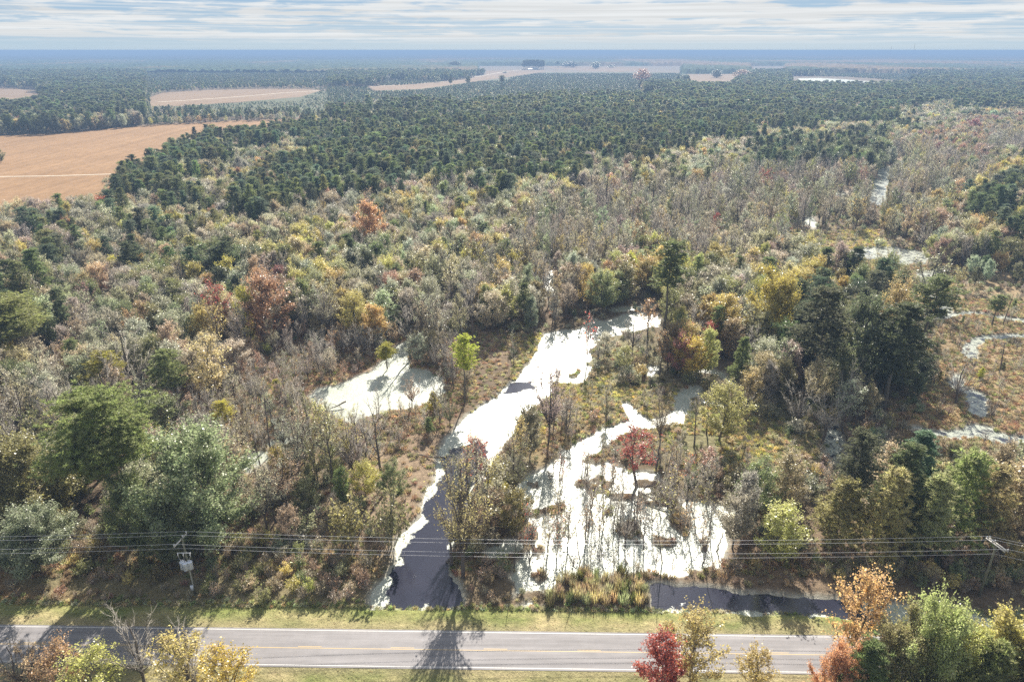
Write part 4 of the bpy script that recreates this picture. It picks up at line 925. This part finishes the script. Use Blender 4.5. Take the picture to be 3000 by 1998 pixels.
# understorey below the near woods, sedge in the marsh, weeds along the shore
def cover():
    rg = np.random.default_rng(5)
    x, y = jit_grid(-300, 320, 86, 420, 2.6, rg); m = np.abs(x) < .8 * y + 10; x, y = x[m], y[m]
    px, py = to_px(x, y); z_ = zone(px, py); sd = water_sd(x, y); ok = np.isin(z_, [ord(c) for c in 'PpDGYBRKS']) & (sd > .8) & (road_d(x, y) > 9) & (rg.random(len(x)) < .75)
    x, y = x[ok], y[ok]; n = len(x); P = [p['whole'] for k in ('shrub', 'brush') for p in PROTO[k]]
    i = rg.integers(0, 5, n); h = rg.uniform(.35, .8, n); nm_ = np.array(['olive', 'tan', 'brown', 'greytan', 'palegreen', 'green'])[rg.integers(0, 6, n)]
    mass('underbrush', 'low brown and olive brush on the wood floor', dict(x=x, y=y, z=np.full(n, -.2), i=i, sx=h * rg.uniform(.9, 1.4, n), sz=h, r=rg.uniform(0, 6.28, n), t=tints(nm_, rg)), P)
    x, y = jit_grid(-150, 190, 80, 260, .85, rg); m = np.abs(x) < .8 * y + 10; x, y = x[m], y[m]
    x2, y2 = jit_grid(-330, 360, 260, 470, 1.5, rg); m = np.abs(x2) < .8 * y2 + 10; x, y = np.append(x, x2[m]), np.append(y, y2[m])
    px, py = to_px(x, y); z_ = zone(px, py); sd = water_sd(x, y); zl = land_z(x, y, sd); rd = road_d(x, y)
    d = np.zeros(len(x)); 
    for c, v in dict(M=.8, s=.85, S=.35, B=.25, W=.4, t=.95, T=.95, r=.3).items(): d[z_ == ord(c)] = v
    d = np.where(z_ == ord('.'), .3, d); d *= .3 + 1.5 * fbm(x, y, 5, 91)
    ok = (rg.random(len(x)) < d) & (sd > .12) & (rd > 7.5) & (poly_sd(x, y, BARE_FIELD) > 1); x, y, px, py, zl, z_ = x[ok], y[ok], px[ok], py[ok], zl[ok], z_[ok]; n = len(x)
    cs = np.array(['redbrown', 'straw', 'brown', 'tan', 'olive'])[rg.integers(0, 5, n)]
    sg = (z_ == ord('s')) & (px > 1500) & (px < 2600); cs = np.where(sg, np.array(['olive', 'straw', 'tan', 'gold'])[rg.integers(0, 4, n)], cs)
    s = rg.uniform(.6, 1.25, n) * np.where(y > 260, 1.6, 1.0)
    mass('sedge', 'brown and straw coloured sedge tufts in the marsh', dict(x=x, y=y, z=zl - .05, i=rg.integers(0, 3, n), sx=s * 1.25, sz=s * .85, r=rg.uniform(0, 6.28, n), t=tints(cs, rg)), [p['crown'] for p in PROTO['tuft']])
    # verge weeds and lush edge by the canal
    x, y = jit_grid(-110, 120, 60, 92, .38, rg); rd = road_d(x, y); e = np.exp(-((rd - 7.3) / .6) ** 2) * .95 + .12 * (np.abs(rd) > 3.6); ok = (rg.random(len(x)) < e) & (rd < 9.2) & (rd > -11) & (np.abs(rd) > 3.5)
    x, y, rd = x[ok], y[ok], rd[ok]; n = len(x); s = np.where(rd > 7, rg.uniform(.3, .7, n), rg.uniform(.10, .22, n))
    cs = np.where(rd > 7, np.array(['limeg', 'brightpine', 'straw', 'pale'])[rg.integers(0, 4, n)], np.array(['olive', 'limeg', 'straw'])[rg.integers(0, 3, n)])
    mass('verge_grass', 'short grass and weeds along the mown verge', dict(x=x, y=y, z=land_z(x, y) - .03, i=rg.integers(0, 3, n), sx=s * 1.3, sz=s, r=rg.uniform(0, 6.28, n), t=tints(cs, rg)), [p['crown'] for p in PROTO['tuft']])
cover()

# ------------------------------------------------------------------ far canopy to the horizon
def canopy():
    rg = np.random.default_rng(3)
    ys = [2300.]; 
    while ys[-1] < 5200: ys.append(ys[-1] + 14 + (ys[-1] - 2300) * .006)
    while ys[-1] < 42000: ys.append(ys[-1] * 1.018 + 20)
    ys = np.array(ys); nx = 620; u = np.linspace(-.9, .9, nx)
    Y, U = np.meshgrid(ys, u, indexing='ij'); X = U * Y + rg.normal(0, 3, Y.shape); Yj = Y + rg.uniform(-4, 4, Y.shape)
    x, y = X.ravel(), Yj.ravel(); px, py = to_px(x, y); z_ = zone(px, py)
    h = 7 + 9 * rg.random(len(x)) + 5 * fbm(x, y, 300, 13)
    lown = (z_ == ord('.')) | (z_ == ord('y')); h = np.where(lown & (py > 194), -3.0, h)
    big = fbm(x, y * .5, 1500, 17); b2 = fbm(x, y * .4, 420, 19); b3 = fbm(x, y, 60, 23)
    A = np.array([.055, .085, .045]); B = np.array([.22, .15, .09]); Cc = np.array([.15, .15, .07])
    w1 = np.clip((b2 - .52) * 7 + np.clip(U.ravel() * 2.2, -.6, .9), 0, 1)[:, None]; w2 = np.clip((b3 - .55) * 5, 0, 1)[:, None]
    c = A * (1 - w1) + B * w1; c = c * (1 - .6 * w2) + Cc * .6 * w2; c *= (.7 + .6 * rg.random(len(x)))[:, None]; c *= np.where(y > 5000, .55, 1.)[:, None]  # farthest part darkened in colour, in place of self-shadow the smoother mesh lacks
    ge = Geo(); ny = len(ys); idx = np.arange(ny * nx).reshape(ny, nx)
    ge.add(np.stack([x, y, h], 1), np.stack([idx[:-1, :-1], idx[:-1, 1:], idx[1:, 1:], idx[1:, :-1]], -1).reshape(-1, 4))
    m, t, out = mat('far_canopy'); vc = t.n('ShaderNodeAttribute', attribute_type='GEOMETRY', attribute_name='gcol').outputs[0]
    n = t.noise(world_pos(t), .05, 5, .7)
    pbr(t, out, t.mix(1.0, vc, t.mapr(n, .3, .7, .6, 1.4), 'MULTIPLY'), .95, .05)
    me = ge.mesh('distant_forest', m); a = me.attributes.new('gcol', 'FLOAT_COLOR', 'POINT')
    a.data.foreach_set('color', np.concatenate([c, np.ones((len(x), 1))], 1).astype(np.float32).ravel())
    link('distant_forest', me, kind='stuff', label='blue hazy forest reaching to the horizon')
canopy()

# ------------------------------------------------------------------ dead trunks
def snag(bx, by, tx, ty, label, r=.14, br=3):
    x, y = (float(q) for q in g(bx, by)); h = float(height_at(y, ty)); dx = (tx - 1500) / 2000 * depth(y, h) - x
    tr, b_ = Geo(), Geo(); k = 7; zz = np.linspace(0, h, k); rg = np.random.default_rng(int(bx * 7 + by))
    T = np.column_stack([np.linspace(0, dx, k) + rg.normal(0, .05, k), rg.normal(0, .05, k), zz]); tr.tube(T, np.linspace(r * 1.2, r * .45, k), 6, True)
    e = bpy.data.objects.new('dead_trunk', None); COL.objects.link(e); e.location = (x, y, -.4); e['label'] = label; e['category'] = 'dead tree'
    link('trunk', tr.mesh('snag', M['deadwood']), e)
    for j in range(br):
        q = Geo(); t0 = rg.uniform(.5, .98); p0 = np.array([np.interp(t0 * h, zz, T[:, i]) for i in range(3)]); az = rg.uniform(0, 6.28); l = rg.uniform(.5, 1.6)
        q.tube([p0, p0 + np.array([math.cos(az) * l, math.sin(az) * l, rg.uniform(0, .7)])], [r * .4, r * .15], 4); link('branch', q.mesh('snag_branch', M['deadwood']), e)
for a in [(792,1325,772,1152,'tall dead trunk standing in the rusty marsh left of the pale pond'), (1322,1655,1318,1570,'short dark broken stub beside the forked golden tree',.28,0),
          (2938,952,2970,858,'leaning dead trunk in the right marsh beside the small green pine'), (2928,1092,2946,998,'dead trunk in the middle of the right marsh'),
          (2070,1270,2075,1150,'thin dark dead trunk in the sedge right of the stream'), (1812,1600,1822,1440,'tall thin dark trunk standing in the flooded glaring wood',.08,4),
          (1858,1560,1862,1380,'thin dark trunk right of the tallest one in the flooded wood',.1,4), (2060,1650,2085,1530,'thin dead stem at the right side of the flooded wood',.08,3),
          (1595,890,1593,800,'dead trunk behind the white channel at the small bright pool',.2,1), (740,1120,738,1090,'short dark stump in the rusty marsh',.15,0),
          (2260,1430,2250,1350,'thin crooked dead stem in the sedge behind the canal row',.1,2), (1700,1640,1680,1490,'thin leaning dead stem at left of the flooded wood',.08,4),
          (1940,1640,1925,1500,'thin dead stem in the middle of the flooded wood',.09,4), (1505,1660,1515,1530,'thin dead stem right of the forked golden tree',.08,4),
          (2398,600,2408,545,'leaning dead trunk in the open swamp at upper right',.28,1), (2100,1610,2120,1555,'short leaning dead stem by the flooded wood edge',.1,2)]: snag(*a)
def fallen(px, py, ang, L, label):
    x, y = (float(q) for q in g(px, py)); e = bpy.data.objects.new('fallen_tree', None); COL.objects.link(e); e.location = (x, y, -.2); e.rotation_euler = (0, 0, ang)
    e['label'] = label; e['category'] = 'fallen tree'; q = Geo(); rg = np.random.default_rng(int(px)); k = 6
    q.tube(np.column_stack([np.linspace(0, L, k), rg.normal(0, .15, k), np.linspace(.9, .1, k)]), np.linspace(.2, .06, k), 6, True); link('trunk', q.mesh('log', M['deadwood']), e)
    for j in range(6):
        q = Geo(); s = rg.uniform(.25, .95) * L; d = rg.choice([-1, 1]) * rg.uniform(.8, 2.2)
        q.tube([[s, 0, .4], [s + .6, d * .6, .7], [s + 1.4, d, rg.uniform(.2, 1.6)]], [.06, .04, .02], 4); link('branch', q.mesh('log_branch', M['deadwood']), e)
fallen(1870, 1450, R(-38), 9, 'fallen dark tree with branches lying across the flooded glaring wood')
fallen(1885, 1440, R(35), 6, 'second fallen limb rising right from the flooded wood clearing')
fallen(1310, 1350, R(160), 7, 'fallen branch reaching over the left shore of the channel')
fallen(1015, 1185, R(-150), 4, 'dead branch lying at the left end of the pale pond')
fallen(2480, 1330, R(20), 6, 'fallen trunk in the shade below the big dark clump')

# ------------------------------------------------------------------ power line
POLE = {}
def pole_at(bx, by, ty, key):
    x, y = (float(q) for q in g(bx, by, -.2)); return x, y, float(height_at(y, ty))
xL, yL, hL = pole_at(572, 1742, 1572, 'l'); xR, yR, hR = pole_at(2868, 1745, 1600, 'r')
def insulator(x, y, z, parent, s=1.0):
    q = Geo(); q.tube([[x, y, z], [x, y, z + .10 * s], [x, y, z + .11 * s], [x, y, z + .2 * s], [x, y, z + .21 * s], [x, y, z + .3 * s]], [.05, .05, .12, .09, .12, .05], 8, True)
    return link('insulator', q.mesh('insulator', M['porcelain']), parent)
def can(cx, cy_, z0, parent):
    q = Geo(); q.tube([[cx, cy_, z0], [cx, cy_, z0 + .04], [cx, cy_, z0 + 1.15], [cx, cy_, z0 + 1.2], [cx, cy_, z0 + 1.3]], [.30, .36, .36, .40, .22], 14, True)
    o = link('transformer', q.mesh('transformer', M['can']), parent)
    for dx in (-.12, .12):
        b = Geo(); b.tube([[cx + dx, cy_, z0 + 1.25], [cx + dx, cy_, z0 + 1.45], [cx + dx, cy_, z0 + 1.6]], [.05, .07, .03], 6, True); link('bushing', b.mesh('bushing', M['porcelain']), o)
    return o
# left pole
e = bpy.data.objects.new('utility_pole', None); COL.objects.link(e); e.location = (xL, yL, -.2); e['label'] = 'wooden utility pole carrying a bank of three grey transformers, at left'; e['category'] = 'utility pole'
q = Geo(); q.tube([[0, 0, 0], [0, 0, hL * .5], [0, 0, hL]], [.19, .16, .12], 10, True); link('pole', q.mesh('pole', M['polewood']), e)
q = Geo(); q.box((-.18, -.15, hL - .25), (.07, 1.45, .08), R(-10)); arm = link('crossarm', q.mesh('crossarm', M['armwood']), e)
AL = [(-.18 + math.sin(R(-10)) * -t_, t_ - .15, hL - .15) for t_ in (1.35, .55, -1.35)]
for a in AL: insulator(a[0], a[1], a[2], e)
q = Geo(); q.box((0, -.35, hL - 2.3), (.95, .05, .06)); link('cutout_bracket', q.mesh('cutout_bracket', M['galv']), e)
for dx in (-.85, -.1, .85):
    q = Geo(); q.tube([[dx, -.42, hL - 2.85], [dx + .05, -.55, hL - 2.5], [dx + .1, -.5, hL - 2.1]], [.05, .08, .05], 6, True); link('fuse_cutout', q.mesh('fuse_cutout', M['porcelain']), e)
for cx, cy_ in ((-.52, -.42), (.0, -.70), (.52, -.42)): can(cx, cy_, hL - 5.0, e)
q = Geo(); q.box((0, -.2, hL - 4.2), (.6, .08, .06)); link('bracket', q.mesh('bracket', M['galv']), e)
for dx in (-.85, -.1, .85):
    q = Geo(); q.tube([[dx, -.45, hL - 2.9], [dx * .8, -.55, hL - 3.2], [dx * .6, -.5, hL - 3.5]], [.02] * 3, 4); link('lead', q.mesh('lead', M['wire']), e)
q = Geo(); q.box((-.05, -.3, 1.6), (.18, .12, .4)); link('meter_box', q.mesh('meter_box', M['can']), e)
q = Geo(); q.tube([[.1, -.17, 1.9], [.12, -.16, hL - 5]], [.04, .04], 6); link('conduit', q.mesh('conduit', M['galv']), e)
# right pole
e2 = bpy.data.objects.new('utility_pole', None); COL.objects.link(e2); e2.location = (xR, yR, -.2); e2['label'] = 'slim wooden utility pole with double crossarm near the right edge'; e2['category'] = 'utility pole'
q = Geo(); q.tube([[0, 0, 0], [0, 0, hR * .5], [0, 0, hR + .6]], [.19, .16, .12], 10, True); link('pole', q.mesh('pole', M['polewood']), e2)
ra = R(14)
for s in (-.22, .22):
    q = Geo(); q.box((s + .05, 0, hR + .45), (.06, 1.5, .075), ra); link('crossarm', q.mesh('crossarm', M['armwood']), e2)
AR = [(.05 - math.sin(ra) * t_, t_ * math.cos(ra), hR + .55) for t_ in (1.4, .6, -1.4)]
for a in AR:
    insulator(a[0] - .2, a[1], a[2], e2); insulator(a[0] + .2, a[1], a[2], e2)
q = Geo(); q.tube([[0, -.5, hR - .1], [0, 0, hR - .8]], [.025, .025], 4); q.tube([[0, .5, hR - .1], [0, 0, hR - .8]], [.025, .025], 4); link('brace', q.mesh('brace', M['galv']), e2)
def wire(a, b, sag, label):
    t_ = np.linspace(0, 1, 41)[:, None]; p = np.array(a) * (1 - t_) + np.array(b) * t_; p[:, 2] -= (4 * sag * t_ * (1 - t_))[:, 0]
    o = Geo(); o.tube(p - np.array(a), np.full(41, .021), 4); ob = link('power_line', o.mesh('power_line', M['wire']), category='power line', label=label, group='cables of the roadside power line'); ob.location = a
PL = [(xL + a[0], yL + a[1], -.2 + a[2] + .32) for a in AL] + [(xL, yL - .1, hL - 1.9)]
PR = [(xR + a[0], yR + a[1], -.2 + a[2] + .32) for a in AR] + [(xR, yR - .1, hR - 1.2)]
names = ['rear', 'second', 'front', 'lowest']
for i in range(4):
    wire(PL[i], PR[i], 1.2, f'{names[i]} cable of the power line between the two poles')
    a = PL[i]; wire(a, (a[0] - 95, a[1] - 1.0, a[2] + .3), 1.0, f'{names[i]} cable of the power line left of the left pole')
    b = PR[i]; wire(b, (b[0] + 60, b[1] - 20, b[2] - .5), .8, f'{names[i]} cable of the power line right of the right pole')

# ------------------------------------------------------------------ farm and masts far away
def house(px, py, w, d, h, label, rot=.1):
    x, y = (float(q) for q in g(px, py)); e = bpy.data.objects.new('farm_building', None); COL.objects.link(e); e.location = (x, y, 0); e.rotation_euler = (0, 0, rot); e['label'] = label; e['category'] = 'farm building'
    q = Geo(); q.box((0, 0, h / 2), (w / 2, d / 2, h / 2)); link('wall', q.mesh('wall', M['wallm']), e)
    q = Geo(); r = d * .3
    q.add([[-w / 2 - .5, -d / 2 - .6, h], [w / 2 + .5, -d / 2 - .6, h], [w / 2 + .5, d / 2 + .6, h], [-w / 2 - .5, d / 2 + .6, h], [-w / 2 - .5, 0, h + r], [w / 2 + .5, 0, h + r]], [[0, 1, 5, 4], [2, 3, 4, 5]]); q.add([[-w / 2 - .5, -d / 2 - .6, h], [-w / 2 - .5, d / 2 + .6, h], [-w / 2 - .5, 0, h + r], [w / 2 + .5, -d / 2 - .6, h], [w / 2 + .5, d / 2 + .6, h], [w / 2 + .5, 0, h + r]], [[1, 0, 2], [3, 4, 5]])
    link('roof', q.mesh('roof', M['roofm']), e)
    q = Geo(); q.box((w * .15, -d / 2 - .03, 1.3), (1.2, .05, 1.3)); link('door', q.mesh('door', M['steel']), e)
house(1553, 206, 16, 9, 3, 'low pale farm shed below the far block of tall trees'); house(1568, 205, 20, 12, 5, 'larger pale farm building right of the low shed by the far trees'); house(1663, 193, 14, 10, 5, 'small pale farmhouse among far trees right of the farm track')
def mast(px, h, dist, label):
    x = (px - 1500) / 2000 * depth(dist); q = Geo(); q.tube([[0, 0, 0], [0, 0, h]], [1.6, .9], 4); o = link('radio_mast', q.mesh('radio_mast', M['steel']), label=label, category='radio mast'); o.location = (x, dist, 0)
mast(2672, 128, 7000, 'taller thin radio mast on the horizon at right'); mast(2605, 104, 7000, 'shorter thin radio mast on the horizon left of the taller one')
# lone trees standing in the young plantation and far fields
for i, (px, by, ty, w, k, v, tn, lb) in enumerate([(1320,262,226,10,'pine',0,'darkpine','lone tall pine left in the young plantation, leftmost'),(1371,262,224,12,'pine',0,'darkpine','lone tall pine left in the young plantation, second from left'),(1470,262,222,18,'pine',2,'darkpine','lone tall pine left in the young plantation, rightmost'),
     (1281,243,226,16,'leafy',0,'green','dark round tree at the far field edge beside the track'),(1480,215,210,14,'leafy',0,'green','small dark tree in the far field beside the track'),(1745,202,184,26,'leafy',1,'green','dark round tree in the far strip field'),(1790,200,192,18,'leafy',0,'green','low dark tree right of the round one in the far strip field'),
     (2098,229,207,30,'leafy',1,'darkpine','dark tree standing alone in the far pale field'),(2172,233,206,40,'leafy',2,'rust','bare brownish tree at the right end of the far pale field'),(1635,199,180,14,'pine',0,'darkpine','dark tree left of the far farmhouse'),(1660,199,181,26,'leafy',0,'darkpine','dark tree behind the far farmhouse'),(1678,199,182,22,'leafy',1,'darkpine','dark tree right of the far farmhouse'),
     (1880,245,205,40,'leafy',2,'rust','bare reddish tree in the far plantation'),(1330,205,180,30,'pine',0,'darkpine','tall pine at end of the far wood beside the track')]):
    x, y = (float(q) for q in g(px, by)); h = float(height_at(y, ty)); plant(k, v, x, y, h, w * depth(y) / 2000 * 1.2, tn, 'pine_tree' if 'pine' in k else 'oak_tree', lb, 'pine' if 'pine' in k else 'tree')
for i in range(26):  # block of tall trees behind the farm
    px = 1535 + (i % 13) * 4.7; x, y = (float(q) for q in g(px, 204.5 - (i // 13) * 1.5)); plant('pine_far', i, x, y, float(height_at(y, 176 + random.random() * 4)), 20, 'darkpine', 'pine_tree', 'tall dark pine in the square block of trees behind the farm sheds', 'pine', 'tall dark pines in the square block behind the farm sheds')

# ------------------------------------------------------------------ haze
q = Geo(); q.box((0, 20000, 35.5), (47000, 27000, 37.5)); hz = q.mesh('haze', [])
m = bpy.data.materials.new('haze'); m.use_nodes = True; t = NT(m.node_tree); out = t.n('ShaderNodeOutputMaterial')
v = t.n('ShaderNodeVolumePrincipled'); v.inputs['Color'].default_value = (.25, .38, .60, 1); v.inputs['Density'].default_value = 1 / 3100; v.inputs['Anisotropy'].default_value = 0.0
t.put(out.inputs['Volume'], v.outputs[0]); hz.materials.append(m)
hz_o = link('haze', hz, kind='stuff', label='thin blue air over the plain')
